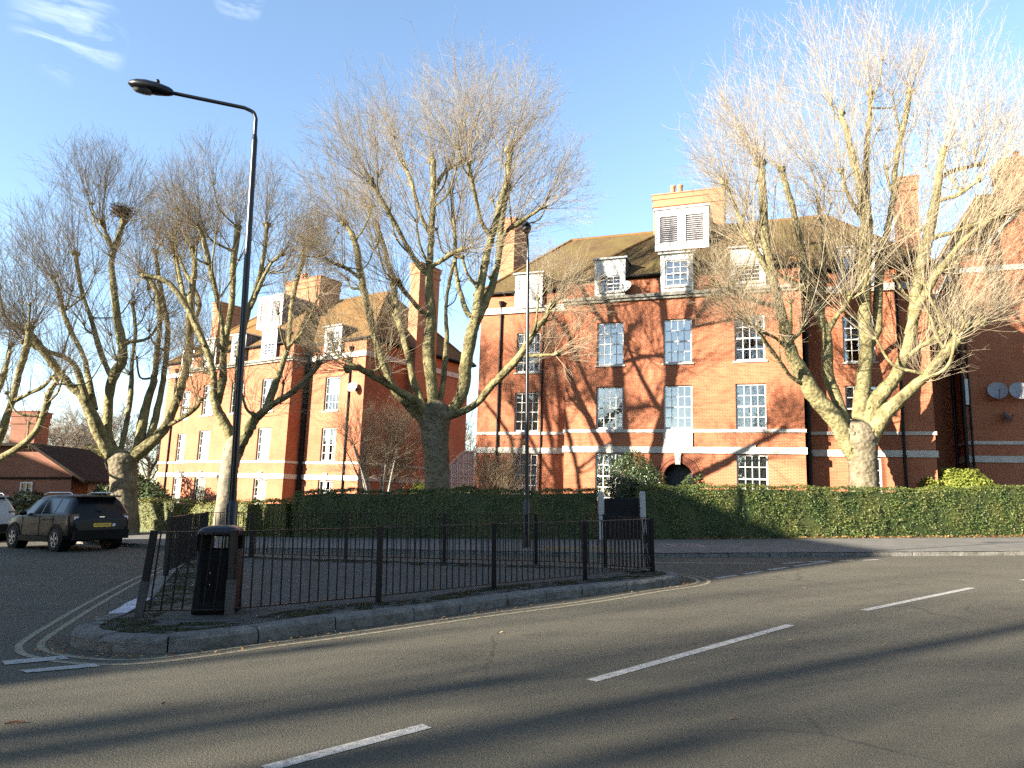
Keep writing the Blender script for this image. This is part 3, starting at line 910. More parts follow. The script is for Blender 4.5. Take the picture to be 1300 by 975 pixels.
    fixed = {(-3.2, 'g'): 1, (3.2, 'g'): 1, (0.0, 'a'): 5, (3.2, 'a'): 0, (-3.2, 'a'): 1, (-7.8, 'a'): 1, (-7.8, 'g'): 0, (7.8, 'b'): 4, (7.8, 'g'): 3, (7.8, 'a'): 3, (0.0, 'b'): 0, (-3.2, 'b'): 0, (3.2, 'b'): 3, (-7.8, 'b'): 0}
    for cx in (-7.8, -3.2, 0.0, 3.2, 7.8):
        for k in 'gab':
            if cx == 0 and k == 'g': continue
            sash_window(root, cx, WY if abs(cx) > 5 else 0.0, F[k][0], 1.3, F[k][1] - F[k][0], fixed[(cx, k)], sill=(k != 'a'))
    # roof: long hip, and the hip of the projecting middle
    SL = (16.7 - ZE) / 5.3
    r = MB()
    ex, ey0, ey1, rx, ry, zr = 10.95, 1.05, 11.5, 7.0, 6.275, 16.72
    r.face([(-ex, ey0, ZE), (ex, ey0, ZE), (rx, ry, zr), (-rx, ry, zr)])
    r.face([(ex, ey1, ZE), (-ex, ey1, ZE), (-rx, ry, zr), (rx, ry, zr)])
    r.face([(-ex, ey1, ZE), (-ex, ey0, ZE), (-rx, ry, zr)])
    r.face([(ex, ey0, ZE), (ex, ey1, ZE), (rx, ry, zr)])
    cx, cy = 5.65, -0.15
    tx, ty = cx - 5.3, cy + 5.3
    r.face([(-cx, cy, ZE), (cx, cy, ZE), (tx, ty, 16.7), (-tx, ty, 16.7)])
    r.face([(-cx, 6.1, ZE), (-cx, cy, ZE), (-tx, ty, 16.7), (-tx, 6.1, 16.7)])
    r.face([(cx, cy, ZE), (cx, 6.1, ZE), (tx, 6.1, 16.7), (tx, ty, 16.7)])
    r.face([(-tx, ty, 16.7), (tx, ty, 16.7), (tx, 6.1, 16.7), (-tx, 6.1, 16.7)])
    roof = r.build('roof', M['roof_tile'], root)
    rd = MB()
    for a, b_ in (((-rx, ry, zr), (rx, ry, zr)), ((-ex, ey0, ZE), (-rx, ry, zr)), ((ex, ey0, ZE), (rx, ry, zr)), ((ex, ey1, ZE), (rx, ry, zr)), ((-cx, cy, ZE), (-tx, ty, 16.7)), ((cx, cy, ZE), (tx, ty, 16.7))):
        rd.tube([a, b_], 0.10, 6)
    rd.build('ridge_tiles', M['roof_tile_orange'], roof)
    so = MB()
    z = ZE - 0.05
    so.box((-cx, cy, z - 0.05), (cx, -0.002, z)); so.box((-ex, ey0, z - 0.05), (-cx, WY - 0.002, z)); so.box((cx, ey0, z - 0.05), (ex, WY - 0.002, z))
    so.box((-ex, WY, z - 0.05), (-HW, ey1, z)); so.box((HW, WY, z - 0.05), (ex, ey1, z))
    so.box((-cx, 0.0, z - 0.05), (-CW, WY, z)); so.box((CW, 0.0, z - 0.05), (cx, WY, z))
    so.build('soffit', M['roof_tile_dark'], root)
    gz = ZE - 0.02
    runs = [(xa_, xb_, cy - 0.06) for xa_, xb_ in ((-cx - 0.04, -3.97), (-2.43, -0.77), (0.77, 2.43), (3.97, cx + 0.04))] + [(xa_, xb_, ey0 - 0.06) for xa_, xb_ in ((-ex, -8.57), (-7.03, -cx), (cx, 7.03), (8.57, ex))]
    for a, b_ in [((xa_, yy_, gz), (xb_, yy_, gz)) for xa_, xb_, yy_ in runs] + [((ex + 0.06, ey0, gz), (ex + 0.06, ey1, gz))]:
        g = MB(); g.tube([a, b_], 0.065, 6); g.build('gutter', M['black_paint'], root)
    # dormers
    spec = {-7.8: 'panel', -3.2: 'half', 0.0: 'tall', 3.2: 'half', 7.8: 'tall'}
    for dx, kind in spec.items():
        y0 = (WY if abs(dx) > 5 else 0.0) - 0.225
        zt = 13.02
        b = MB()
        wx = 0.76
        # front frame around an opening, cheeks
        oz0, oz1 = {'panel': (11.42, 12.7), 'half': (11.36, 12.2), 'tall': (11.42, 12.72)}[kind]
        ow = 0.54
        wall_grid(b, (1, 0, 0), (dx, y0, 0), -wx, wx, 11.18, zt, [(-ow, ow, oz0, oz1)], 0.06)
        do = b.build('dormer', M['white_paint'], root)
        ck = MB()
        ck.box((dx - wx, y0 + 0.002, 11.2), (dx + wx, y0 + 2.1, zt), 'fb')
        ck.build('dormer_cheek', M['lead'], do)  # dark lead colour also stands in for the shade on the cheeks
        rf = MB(); rf.box((dx - wx - 0.10, y0 - 0.13, zt), (dx + wx + 0.10, y0 + 2.2, zt + 0.07)); rf.build('dormer_roof', M['white_paint'], do)
        if kind == 'panel':
            pn = MB(); pn.box((dx - ow, y0 + 0.03, oz0), (dx + ow, y0 + 0.07, oz1)); pn.build('window', M['white_frame_soft'], do)
            pg = MB()
            for q in (-0.18, 0.18): pg.box((dx + q - 0.015, y0 + 0.02, oz0), (dx + q + 0.015, y0 + 0.03, oz1))
            pg.box((dx - ow, y0 + 0.018, 12.04), (dx + ow, y0 + 0.03, 12.08)); pg.build('glazing_bar', M['white_paint'], do)
        else:
            v = {-3.2: 2, 0.0: 5, 3.2: 2, 7.8: 4}[dx]
            fo = sash_window(do, dx, y0, oz0, 2 * ow, oz1 - oz0, v, cols=3, rows=4, sill=True, rec=0.05)
        if kind == 'half':
            pn = MB(); pn.box((dx - ow, y0 - 0.012, 12.3), (dx + ow, y0 - 0.002, 12.82)); pn.build('dormer_panel', M['white_frame_soft'], do)
    # louvred tank housing and the chimneys
    lx0, lx1, ly, lz0, lz1 = -1.36, 1.32, 2.0, 14.12, 16.22
    l = MB()
    wall_grid(l, (1, 0, 0), (0, ly, 0), lx0, lx1, lz0 - 0.1, lz1, [(-1.10, -0.22, 14.42, 15.85), (0.18, 1.06, 14.42, 15.85)], 0.12)
    l.box((lx0 - 0.06, ly - 0.08, lz1), (lx1 + 0.06, 4.7, lz1 + 0.09))
    lo = l.build('louvred_dormer', M['white_paint'], root)
    l = MB(); l.box((lx0, ly + 0.002, 13.9), (lx1, 4.65, lz1), 'fb'); l.build('dormer_cheek', M['lead'], lo)
    for a, b_ in ((-1.10, -0.22), (0.18, 1.06)):
        l = MB()
        n = 13
        for q in range(n):
            zz = 14.43 + 1.40 * q / n
            l.face([(a, ly + 0.02, zz), (b_, ly + 0.02, zz), (b_, ly + 0.10, zz + 0.09), (a, ly + 0.10, zz + 0.09)])
        l.face([(a, ly + 0.118, 14.42), (b_, ly + 0.118, 14.42), (b_, ly + 0.118, 15.85), (a, ly + 0.118, 15.85)])
        l.build('louvre', M['louvre_grey'], lo)
    chimney(root, -1.85, 1.9, 4.6, 6.5, 14.8, 18.25, [(-0.85, 5.2), (-0.45, 5.2)])
    chimney(root, -10.95, -10.05, 4.6, 6.9, 9.0, 17.85, [])
    chimney(root, 10.35, 11.15, 4.9, 6.9, 9.0, 17.85, [])
    pipe(root, -9.35, WY - 0.08, -1, 11.6)
    pipe(root, -6.98, WY - 0.06, -1, 10.8, 0.04, False)
    pipe(root, 9.35, WY - 0.08, -1, 11.6)
    pipe(root, CW + 0.17, WY - 0.12, -1, 11.6, 0.12)
    return root

B_M = mat_of((7.475, 32.5, 0.0), 20, 1.85)
A_M = mat_of((-18.5, 46.45, -0.73), 33.9, 1.85)
blockB = apartment_block()
blockA = copy_tree(blockB)
blockB.matrix_world = B_M
blockA.matrix_world = A_M
tag(blockB, 'long red brick apartment block with an arched door, right behind the hedge and gate', 'building', 'matching red brick blocks')
tag(blockA, 'further red brick apartment block turned away on the left, its side wall in shade', 'building', 'matching red brick blocks')
for c in kids(blockA):
    if c.name.startswith('roof'):
        c.data = c.data.copy(); c.data.materials[0] = M['roof_tile_orange']
        c['label'] = 'orange brown tiled roof'

# third block at the right edge of the picture
def right_block():
    root = empty('brick_block', label='tall brick block at the right edge with two large grey dishes on its wall', cat='building', matrix=B_M)
    X0, X1, Y0, Y1, ZE = 13.07, 31.0, 7.5, 19.0, 14.55
    U = lambda z: 1.0 + (z - 1.0) * 1.043
    W = lambda x: x * 1.02 + 0.02
    w = MB()
    gable = [(X0, ZE), (W(14.1), ZE), (W(15.7), U(15.8)), (W(19.5), U(15.8)), (W(21.3), ZE), (X1, ZE), (X1, -2), (X0, -2)]
    w.face([(x, Y0, z) for x, z in gable][::-1])
    w.face([(X0, Y1, -2), (X0, Y0, -2), (X0, Y0, ZE), (X0, Y1, ZE)])
    w.face([(X1, Y0, -2), (X1, Y1, -2), (X1, Y1, ZE), (X1, Y0, ZE)])
    w.face([(X1, Y1, -2), (X0, Y1, -2), (X0, Y1, ZE), (X1, Y1, ZE)])
    w.build('wall', M['brick_red'], root)
    for z0, z1 in ((U(3.66), U(3.97)), (U(4.5), U(4.66)), (U(12.9), U(13.17))):
        s = MB(); s.box((X0 - 0.06, Y0 - 0.06, z0), (X1, Y0 - 0.004, z1)); s.box((X0 - 0.06, Y0 - 0.004, z0), (X0 - 0.004, Y1, z1)); s.build('string_course', M['stone_white'], root)
    v = MB(); v.obox((W(14.0), Y0 - 0.08, U(14.0)), (W(15.62), Y0 - 0.08, U(15.83)), 0.12, 0.10); v.build('verge', M['white_paint'], root)
    r = MB()
    ex0, ex1, ey0, ey1 = X0 - 0.35, X1 + 0.3, Y0 - 0.3, Y1 + 0.3
    r.face([(ex0, ey0, ZE), (W(14.1), ey0, ZE), (W(16.5), ey0 + 2.6, U(18.1)), (W(15.1), 12.0, U(18.1)), (ex0 + 2.3, 10.5, U(18.0))])
    r.face([(ex0, ey1, ZE), (ex0, ey0, ZE), (ex0 + 2.3, 10.5, U(18.0)), (ex0 + 2.3, 16.0, U(18.0))])
    r.face([(W(21.3), ey0, ZE), (ex1, ey0, ZE), (ex1 - 2.3, 10.5, U(18)), (W(17.5), 10.5, U(18.0))])
    r.face([(W(15.72), Y0 + 0.02, U(15.8)), (W(19.5), Y0 + 0.02, U(15.8)), (W(19.5), 10.5, U(18.0)), (W(15.1), 10.5, U(18.0))])
    r.face([(W(14.1), Y0 + 0.02, ZE), (W(15.72), Y0 + 0.02, U(15.8)), (W(15.1), 10.5, U(18.0))])
    r.face([(ex0 + 2.3, 10.5, U(18.0)), (ex1 - 2.3, 10.5, U(18)), (ex1 - 2.3, 16, U(18)), (ex0 + 2.3, 16, U(18))])
    r.build('roof', M['roof_tile_orange'], root)
    so = MB(); so.box((ex0, ey0, ZE - 0.12), (W(14.1), Y0 - 0.002, ZE - 0.02)); so.box((ex0, Y0 - 0.002, ZE - 0.12), (X0 - 0.002, ey1, ZE - 0.02)); so.build('soffit', M['roof_tile_dark'], root)
    chimney(root, W(15.25), W(18.6), Y0 + 0.3, Y0 + 2.0, 15.0, U(18.75), [(16.5, Y0 + 1.2), (17.6, Y0 + 1.2)], 'brick_chimney')
    pipe(root, X0 - 0.05, Y0 - 0.18, -1, 13.8, 0.09); pipe(root, X0 - 0.35, Y0 + 0.4, -1, 13.0, 0.07); pipe(root, X0 + 0.24, Y0 - 0.12, -1, 12.0, 0.05, False)
    hb = MB(); hb.box((X0 + 0.06, Y0 - 0.2, 6.6), (X0 + 0.2, Y0 - 0.06, 7.9)); hb.build('meter_box', M['frosted_panel'], root)
    # low brick link to the middle block
    k = MB(); k.box((10.72, 9.0, -2), (12.98, 12, 11.6), 'bl'); k.build('link_wall', M['brick_red'], root)
    return root
right_block()

# satellite dishes
def dish(loc, aim, size, mat, label, wallp):
    root = empty('satellite_dish', loc, 0, label, 'satellite dish', 'satellite dishes on the brick walls')
    aim = Vector(aim).normalized()
    q = aim.to_track_quat('Z', 'Y')
    b = MB()
    rows = []
    for i in range(7):
        rr = size / 2 * i / 6
        rows.append([q @ Vector((rr * math.cos(2 * PI * k / 20), rr * 1.06 * math.sin(2 * PI * k / 20), 0.45 * rr * rr / size)) for k in range(20)])
    b.grid(rows, True, True)
    rows2 = [[p - aim * 0.012 for p in r] for r in rows]
    b.grid(rows2[::-1], True, True)
    b.grid([rows[-1], rows2[-1]], False, True)
    b.build('reflector', M[mat], root)
    a = MB()
    tip = q @ Vector((0, -size * 0.18, size * 0.55)); ft = q @ Vector((0, -size * 0.5, size * 0.1))
    a.tube([ft, tip], 0.014, 6); a.tube([tip, tip - aim * 0.09], 0.035, 8)
    a.build('feed_arm', M['dish_dark'], root)
    m = MB(); w = Vector(wallp) - Vector(loc)
    m.tube([-aim * 0.012, w * 0.6 + Vector((0, 0, -0.05)), w + Vector((0, 0, -0.08))], 0.02, 6); m.box(tuple(w + Vector((-0.07, -0.02, -0.18))), tuple(w + Vector((0.07, 0.02, 0.02))))
    m.build('wall_bracket', M['dish_dark'], root)
    return root
def loc_in(Mx, s, d, z): return Mx @ Vector((s, d, z))
SAT = (-0.55, -0.72, 0.42)
dish(loc_in(B_M, -2.38, -0.36, 11.52), SAT, 0.62, 'dish_white', 'white dish beside a white dormer window, above the cornice', loc_in(B_M, -2.38, 0, 11.52))
dish(loc_in(A_M, 9.94, 0.86, 9.05), (-0.2, -0.85, 0.42), 0.62, 'dish_white', 'white dish on the sunlit corner of the further left brick block', loc_in(A_M, 9.94, 1.2, 9.05))
dish(loc_in(B_M, 14.44, 7.1, 7.22), (-0.35, -0.85, 0.35), 0.86, 'dish_grey', 'large grey dish on the shaded wall, left one of the upper pair', loc_in(B_M, 14.44, 7.5, 7.22))
dish(loc_in(B_M, 15.34, 7.1, 7.2), (-0.35, -0.85, 0.35), 0.86, 'dish_grey', 'large grey dish cut by the right edge of the photo', loc_in(B_M, 15.34, 7.5, 7.2))
dish(loc_in(B_M, 14.74, 7.15, 5.97), (0.5, -0.75, 0.5), 0.56, 'dish_dark', 'small dark dish hanging below the two large grey ones', loc_in(B_M, 14.74, 7.5, 5.97))
# ------------------------------------------------------------------ trees
def tube_rows(K, rads, n, rnd=None, rough=0.0):
    """vertex rings along polyline K (list of Vectors)"""
    rows = []; ref = None
    for i, p in enumerate(K):
        d = (K[min(i + 1, len(K) - 1)] - K[max(i - 1, 0)])
        if d.length < 1e-9: d = Vector((0, 0, 1))
        d.normalize()
        if ref is None:
            ref = d.cross(Vector((0.3, 0.9, 0.1)))
            if ref.length < 0.1: ref = d.cross(Vector((1, 0, 0)))
        ref = (ref - d * ref.dot(d)).normalized()
        b = d.cross(ref)
        row = []
        for k in range(n):
            r = rads[i] * (1 + (rough * rnd.uniform(-1, 1) if rnd else 0))
            row.append(p + (ref * math.cos(2 * PI * k / n) + b * math.sin(2 * PI * k / n)) * r)
        rows.append(row)
    return rows

def catmull(P, n):
    out = []
    m = len(P)
    for i in range(m - 1):
        a = P[i - 1] if i else P[0] * 2 - P[1]
        b, c = P[i], P[i + 1]
        d = P[i + 2] if i < m - 2 else P[-1] * 2 - P[-2]
        for k in range(n):
            t = k / n
            out.append(0.5 * ((2 * b) + (c - a) * t + (2 * a - 5 * b + 4 * c - d) * t * t + (-a + 3 * b - 3 * c + d) * t ** 3))
    out.append(P[-1])
    return out

class Twigs:
    """bundles of polylines turned into thin three-sided tubes"""
    def __init__(self, rng): self.rng = rng; self.parts = []
    def add(self, P, r0, r1):
        """P (M,K,3); r0, r1 (M,) radii at both ends"""
        M_, K, _ = P.shape
        if M_ == 0: return
        d = np.zeros_like(P)
        d[:, 1:-1] = P[:, 2:] - P[:, :-2] if K > 2 else d[:, 1:-1]
        d[:, 0] = P[:, 1] - P[:, 0]; d[:, -1] = P[:, -1] - P[:, -2]
        d /= np.maximum(np.linalg.norm(d, axis=2, keepdims=True), 1e-9)
        ref = np.array([0.53, 0.81, 0.13])
        s = np.cross(d, ref); s /= np.maximum(np.linalg.norm(s, axis=2, keepdims=True), 1e-6)
        t = np.cross(d, s)
        u = np.linspace(0, 1, K)[None, :, None]
        rad = r0[:, None, None] * (1 - u) + r1[:, None, None] * u
        ring = [P + rad * (s * math.cos(a) + t * math.sin(a)) for a in (0, 2 * PI / 3, 4 * PI / 3)]
        V = np.stack(ring, 2).reshape(-1, 3)                      # M,K,3 verts
        idx = np.arange(M_ * K * 3).reshape(M_, K, 3)
        fs = []
        for k in range(3):
            k2 = (k + 1) % 3
            fs.append(np.stack([idx[:, :-1, k], idx[:, :-1, k2], idx[:, 1:, k2], idx[:, 1:, k]], -1).reshape(-1, 4))
        tone = np.repeat(np.clip(self.rng.normal(0.5, 0.22, M_), 0, 1), K * 3)
        self.parts.append((V, np.concatenate(fs), tone))
    def build(self, name, mat, parent):
        off = 0; Vs, Fs, Ts = [], [], []
        for V, Fq, T in self.parts:
            Vs.append(V); Fs.append(Fq + off); Ts.append(T); off += len(V)
        return np_mesh(name, np.concatenate(Vs), np.concatenate(Fs), mat, parent, np.concatenate(Ts))

def unit(a): return a / np.maximum(np.linalg.norm(a, axis=-1, keepdims=True), 1e-9)

def grow(rng, start, d0, length, K, up, wob):
    """bundle of curved shoots: start (M,3), d0 (M,3), length (M,)"""
    P = [start]; d = unit(d0)
    st = (length / (K - 1))[:, None]
    for k in range(K - 1):
        d = unit(d + np.array([0, 0, up]) + rng.normal(0, wob, d.shape))
        P.append(P[-1] + d * st)
    return np.stack(P, 1)

def along(P, u):
    """points on bundle polylines P (M,K,3) at parameters u (M,)"""
    K = P.shape[1]
    x = np.clip(u, 0, 0.999) * (K - 1); i = x.astype(int); f = (x - i)[:, None]
    m = np.arange(len(P))
    return P[m, i] * (1 - f) + P[m, i + 1] * f, unit(P[m, i + 1] - P[m, i])

def shoots(tw, rng, heads, scale=1.0, n1=26, n2=8, n3=2, lens=(2.6, 5.2), env=None):
    """fans of long fine shoots from the pollard heads; env = (centre, radii) of the rounded crown they fill"""
    st, dr, ln = [], [], []
    for p, d, wgt in heads:
        n = max(3, int(n1 * wgt))
        rd = unit(rng.normal(0, 1, (n, 3)))
        out = np.array([0, 0, 0.0])
        if env is not None:
            out = (np.array(p) - env[0]) / env[1]; out = out / max(np.linalg.norm(out), 0.35)
        base = unit(np.array(d)[None] * 0.40 + np.array([0, 0, 0.55])[None] + out[None] * 0.45)
        dd = unit(base + rd * rng.uniform(0.1, 1.15, (n, 1)))
        p0 = np.array(p)[None] + rd * 0.08 * scale
        L = rng.uniform(lens[0], lens[1], n) * scale * (0.6 + 0.4 * np.clip(dd[:, 2] + 0.3, 0, 1)) * (0.6 + 0.4 * min(1, wgt))
        if env is not None:                                       # reach to the rounded outline of the crown
            q = (p0 - env[0]) / env[1]; v = dd / env[1]
            A = (v * v).sum(1); B = (q * v).sum(1); Cc = (q * q).sum(1) - 1
            disc = np.maximum(B * B - A * Cc, 0)
            t = (-B + np.sqrt(disc)) / A
            t = np.where(Cc > 0, 1.6, t)
            L = np.clip(t * (1 - np.abs(rng.normal(0, 0.10, n))), 0.9, 7.0) * (0.62 + 0.38 * min(1, wgt))
        st.append(p0); dr.append(dd); ln.append(L)
    st, dr, ln = np.concatenate(st), np.concatenate(dr), np.concatenate(ln)
    S = grow(rng, st, dr, ln, 8, 0.05, 0.075)
    r0 = rng.uniform(0.009, 0.016, len(S)) * scale
    tw.add(S, r0, np.full(len(S), 0.0035 * scale))
    def side(P, n, l0, l1, r, K, sp, up, wl=None):
        if n == 0: return None
        Q = np.repeat(P, n, 0)
        u = rng.uniform(0.22, 0.98, len(Q))
        p, d = along(Q, u)
        rd = unit(rng.normal(0, 1, d.shape)); rd = unit(rd - d * (rd * d).sum(1, keepdims=True))
        L = rng.uniform(l0, l1, len(Q)) * (1.3 - 0.95 * u)
        T = grow(rng, p, d + rd * rng.uniform(0.35 * sp, sp, (len(Q), 1)), L, K, up, 0.09)
        tw.add(T, np.full(len(T), r), np.full(len(T), r * 0.6))
        return T
    T2 = side(S, n2, 0.6 * scale, 2.4 * scale, 0.0050 * scale, 4, 1.0, 0.06)
    if n3: side(T2, n3, 0.3 * scale, 1.1 * scale, 0.0038 * scale, 3, 1.0, 0.04)

def plane_tree(label, trunk, Y, limbs, seed, Y_lean=0.0, dens=1.0, lens=(2.6, 5.2), limb_mat='bark_limb', trunk_mat='bark_trunk', group='pollarded plane trees', nroot=True, sub=(5, 2), env=None):
    rng = np.random.default_rng(seed); rnd = random.Random(seed)
    pxm = lambda w, Yd: w / 2 * Yd / F_PX
    base = at(trunk[0][0], trunk[0][1], Y); base.z = max(base.z, 0.0)
    root = empty('plane_tree', (base.x, base.y, 0.0), 0, label, 'tree', group)
    B0 = Vector((base.x, base.y, 0.0))
    pts = [at(x, y, Y) for x, y, w in trunk]; rr = [pxm(w, Y) for x, y, w in trunk]
    pts[0].z = -0.2
    def smooth(pts, rr, n):
        K = catmull(pts, n)
        rs = np.interp(np.linspace(0, len(rr) - 1, len(K)), range(len(rr)), rr)
        return K, list(rs)
    K, rs = smooth(pts, rr, 6)
    for i in range(min(5, len(rs))): rs[i] *= 1.0 + 0.16 * (1 - i / 5)
    mb = MB()
    rows = tube_rows([k - B0 for k in K], rs, 18, rnd, 0.045)
    mb.grid(rows, True, True); mb.face(rows[-1])
    for q in range(16):                                          # burrs on the old trunk
        i = rnd.randrange(2, len(K)); a = rnd.uniform(0, 6.28)
        mb.blob(K[i] - B0 + Vector((math.cos(a), math.sin(a), 0)) * rs[i] * 0.9, rs[i] * rnd.uniform(0.09, 0.2), rnd.randrange(999), 6, 0.3)
    mb.build('trunk', M[trunk_mat], root)
    tw = Twigs(rng)
    heads = []
    done = []                                                     # (pixel pts, depths)
    for li, L in enumerate(limbs):
        px, w0, w1, dy = L[0], L[1] * 0.80, L[2] * 0.74, L[3]
        opt = L[4] if len(L) > 4 else {}
        y0 = Y
        if opt.get('p') is not None:
            ppx, pdep = done[opt['p']]
            j = min(range(len(ppx)), key=lambda q: (ppx[q][0] - px[0][0]) ** 2 + (ppx[q][1] - px[0][1]) ** 2)
            y0 = pdep[j]
        # depth runs smoothly from the fork to the tip
        cl = [0.0]
        for q in range(1, len(px)): cl.append(cl[-1] + math.hypot(px[q][0] - px[q - 1][0], px[q][1] - px[q - 1][1]))
        dep = [y0 + dy * (c / cl[-1]) ** 1.1 for c in cl]
        done.append((px, dep))
        P3 = [at(x, y, d) for (x, y), d in zip(px, dep)]
        K, _ = smooth(P3, [0] * len(P3), 5)
        n = len(K)
        amp = pxm(min(w0, 12), Y) * 0.5
        for q in range(1, n - 1): K[q] = K[q] + Vector((rnd.uniform(-1, 1), rnd.uniform(-1, 1), rnd.uniform(-1, 1))) * amp * 0.2
        u = np.linspace(0, 1, n)
        rs = [max(0.02, pxm(w0 + (w1 - w0) * t, Y)) * (1 + 0.14 * math.sin(9 * t + li) + rnd.uniform(-0.05, 0.05)) for t in u]
        m = MB()
        rows = tube_rows([k - B0 for k in K], rs, 12 if w0 > 9 else 7, rnd, 0.04)
        m.grid(rows, True, True)
        if w0 > 12:                                               # burrs and old pruning scars low on the big limbs
            for q in range(9):
                i = rnd.randrange(1, int(n * 0.45)); a = rnd.uniform(0, 6.28)
                m.blob(K[i] - B0 + Vector((math.cos(a), -abs(math.sin(a)), rnd.uniform(-0.2, 0.2))) * rs[i] * 0.88, rs[i] * rnd.uniform(0.14, 0.28), rnd.randrange(999), 5, 0.35)
        # knuckle at the tip, smaller ones on the way
        tipd = (K[-1] - K[-3]).normalized()
        if opt.get('head', 1):
            hr = rs[-1] * 1.4 + 0.02
            for q in range(4): m.blob(K[-1] - B0 + Vector((rnd.uniform(-1, 1), rnd.uniform(-1, 1), rnd.uniform(-0.6, 0.8))) * hr * 0.55, hr * rnd.uniform(0.55, 0.9), rnd.randrange(999), 6, 0.35)
            heads.append((K[-1], tipd, opt.get('wt', 1.0)))
        for q in range(opt.get('k', 2) + (1 if w0 > 6 else 0)):
            i = rnd.randrange(int(n * 0.4), n - 1)
            sd = Vector((rnd.uniform(-1, 1), rnd.uniform(-1, 1), rnd.uniform(-0.1, 0.8))).normalized()
            kp = K[i] + sd * rs[i] * 1.1
            m.blob(kp - B0, rs[i] * rnd.uniform(0.4, 0.65) + 0.015, rnd.randrange(999), 5, 0.35)
            heads.append((kp, (sd + tipd * 0.6).normalized(), 0.34))
            if rnd.random() < 0.75:                               # a pollarded side branch
                sl = rnd.uniform(0.5, 2.3)
                mid_ = kp + (sd + tipd * 0.35).normalized() * sl * 0.5
                e = mid_ + (sd * 0.45 + Vector((0, 0, 0.9))).normalized() * sl * 0.55
                kk_ = catmull([K[i], kp + sd * 0.05, mid_, e], 4); w_ = min(rs[i] * 0.45, 0.085)
                m.grid(tube_rows([q_ - B0 for q_ in kk_], list(np.linspace(w_, w_ * 0.6, len(kk_))), 6, rnd, 0.05), True, True)
                m.blob(e - B0, w_ * 1.0 + 0.015, rnd.randrange(999), 6, 0.35)
                heads.append((e, (sd + Vector((0, 0, 0.8))).normalized(), 0.62))
        m.build('limb', M[limb_mat], root)
    hb = [(np.array(p - B0), np.array(d), w) for p, d, w in heads]
    ev = None
    if env: ev = (np.array(at(env[0], env[1], Y) - B0), np.array([env[2], env[2] * 0.95, env[3]]))
    shoots(tw, rng, hb, 1.0, int(18 * dens), sub[0], sub[1], lens, ev)
    tw.build('crown', M['twig'], root)
    return root

DC = 28.0
TREE_C = [(555, 640, 35), (555, 600, 31), (553, 565, 33), (552, 540, 38), (553, 526, 42), (554, 515, 30), (554, 508, 8)]
LC = [
 ([(545, 535), (530, 512), (505, 496), (478, 480), (455, 467), (441, 468)], 15, 8, -3.0, {'k': 3}),
 ([(540, 535), (520, 515), (498, 490), (482, 446), (469, 399), (459, 354), (450, 305), (437, 283)], 17, 8, -1.5, {'k': 2, 'wt': 1.2}),
 ([(459, 354), (440, 341), (421, 333)], 7, 5, -1.0, {'p': 1}),
 ([(545, 530), (527, 490), (514, 435), (505, 399), (498, 354), (485, 305), (479, 287)], 14, 7, 2.5, {'wt': 1.1}),
 ([(485, 305), (478, 285), (469, 266)], 6, 5, 1.0, {'p': 3, 'k': 0}),
 ([(552, 535), (547, 480), (544, 440), (547, 399), (545, 347), (548, 296), (550, 241), (550, 203)], 21, 9, 1.0, {'wt': 1.4}),
 ([(545, 350), (533, 338), (518, 315), (492, 267), (472, 231)], 11, 7, -2.0, {'p': 5, 'wt': 1.3}),
 ([(546, 405), (534, 394), (511, 367), (505, 356)], 10, 7, -1.8, {'p': 5}),
 ([(548, 300), (534, 273), (521, 228), (511, 205)], 9, 6, 1.5, {'p': 5, 'wt': 1.2}),
 ([(546, 340), (560, 331), (577, 320), (589, 317)], 9, 7, -1.0, {'p': 5}),
 ([(549, 250), (556, 232), (566, 218), (587, 204)], 8, 6, 1.0, {'p': 5, 'wt': 1.1}),
 ([(560, 535), (585, 505), (592, 460), (598, 425), (605, 399), (614, 341), (627, 289), (637, 254), (644, 225), (647, 192)], 22, 9, -1.0, {'wt': 1.3}),
 ([(598, 402), (590, 390), (579, 347), (577, 296), (573, 244)], 9, 6, 2.0, {'p': 11, 'wt': 1.1}),
 ([(603, 410), (612, 392), (627, 355), (634, 315), (637, 275), (645, 236)], 15, 10, 0.8, {'p': 11, 'wt': 1.3}),
 ([(625, 302), (611, 280), (598, 225), (595, 208)], 8, 6, -1.5, {'p': 11, 'wt': 1.1}),
 ([(635, 308), (645, 292), (663, 280), (689, 263)], 9, 6, -1.5, {'p': 13, 'wt': 1.1}),
 ([(565, 530), (600, 516), (625, 489), (642, 472), (659, 453), (674, 429), (690, 406), (702, 386)], 14, 8, -3.2, {'k': 3, 'wt': 1.0}),
 ([(659, 453), (690, 451), (707, 450)], 6, 4, -0.5, {'p': 16, 'wt': 0.5}),
 ([(555, 530), (563, 480), (567, 428), (566, 390), (572, 350), (580, 322)], 10, 6, 3.5, {'wt': 1.0}),
]
plane_tree('great bare plane tree with a dark burred trunk, before the gap between both blocks', TREE_C, DC, LC, 31, env=(568, 245, 6.2, 7.0))

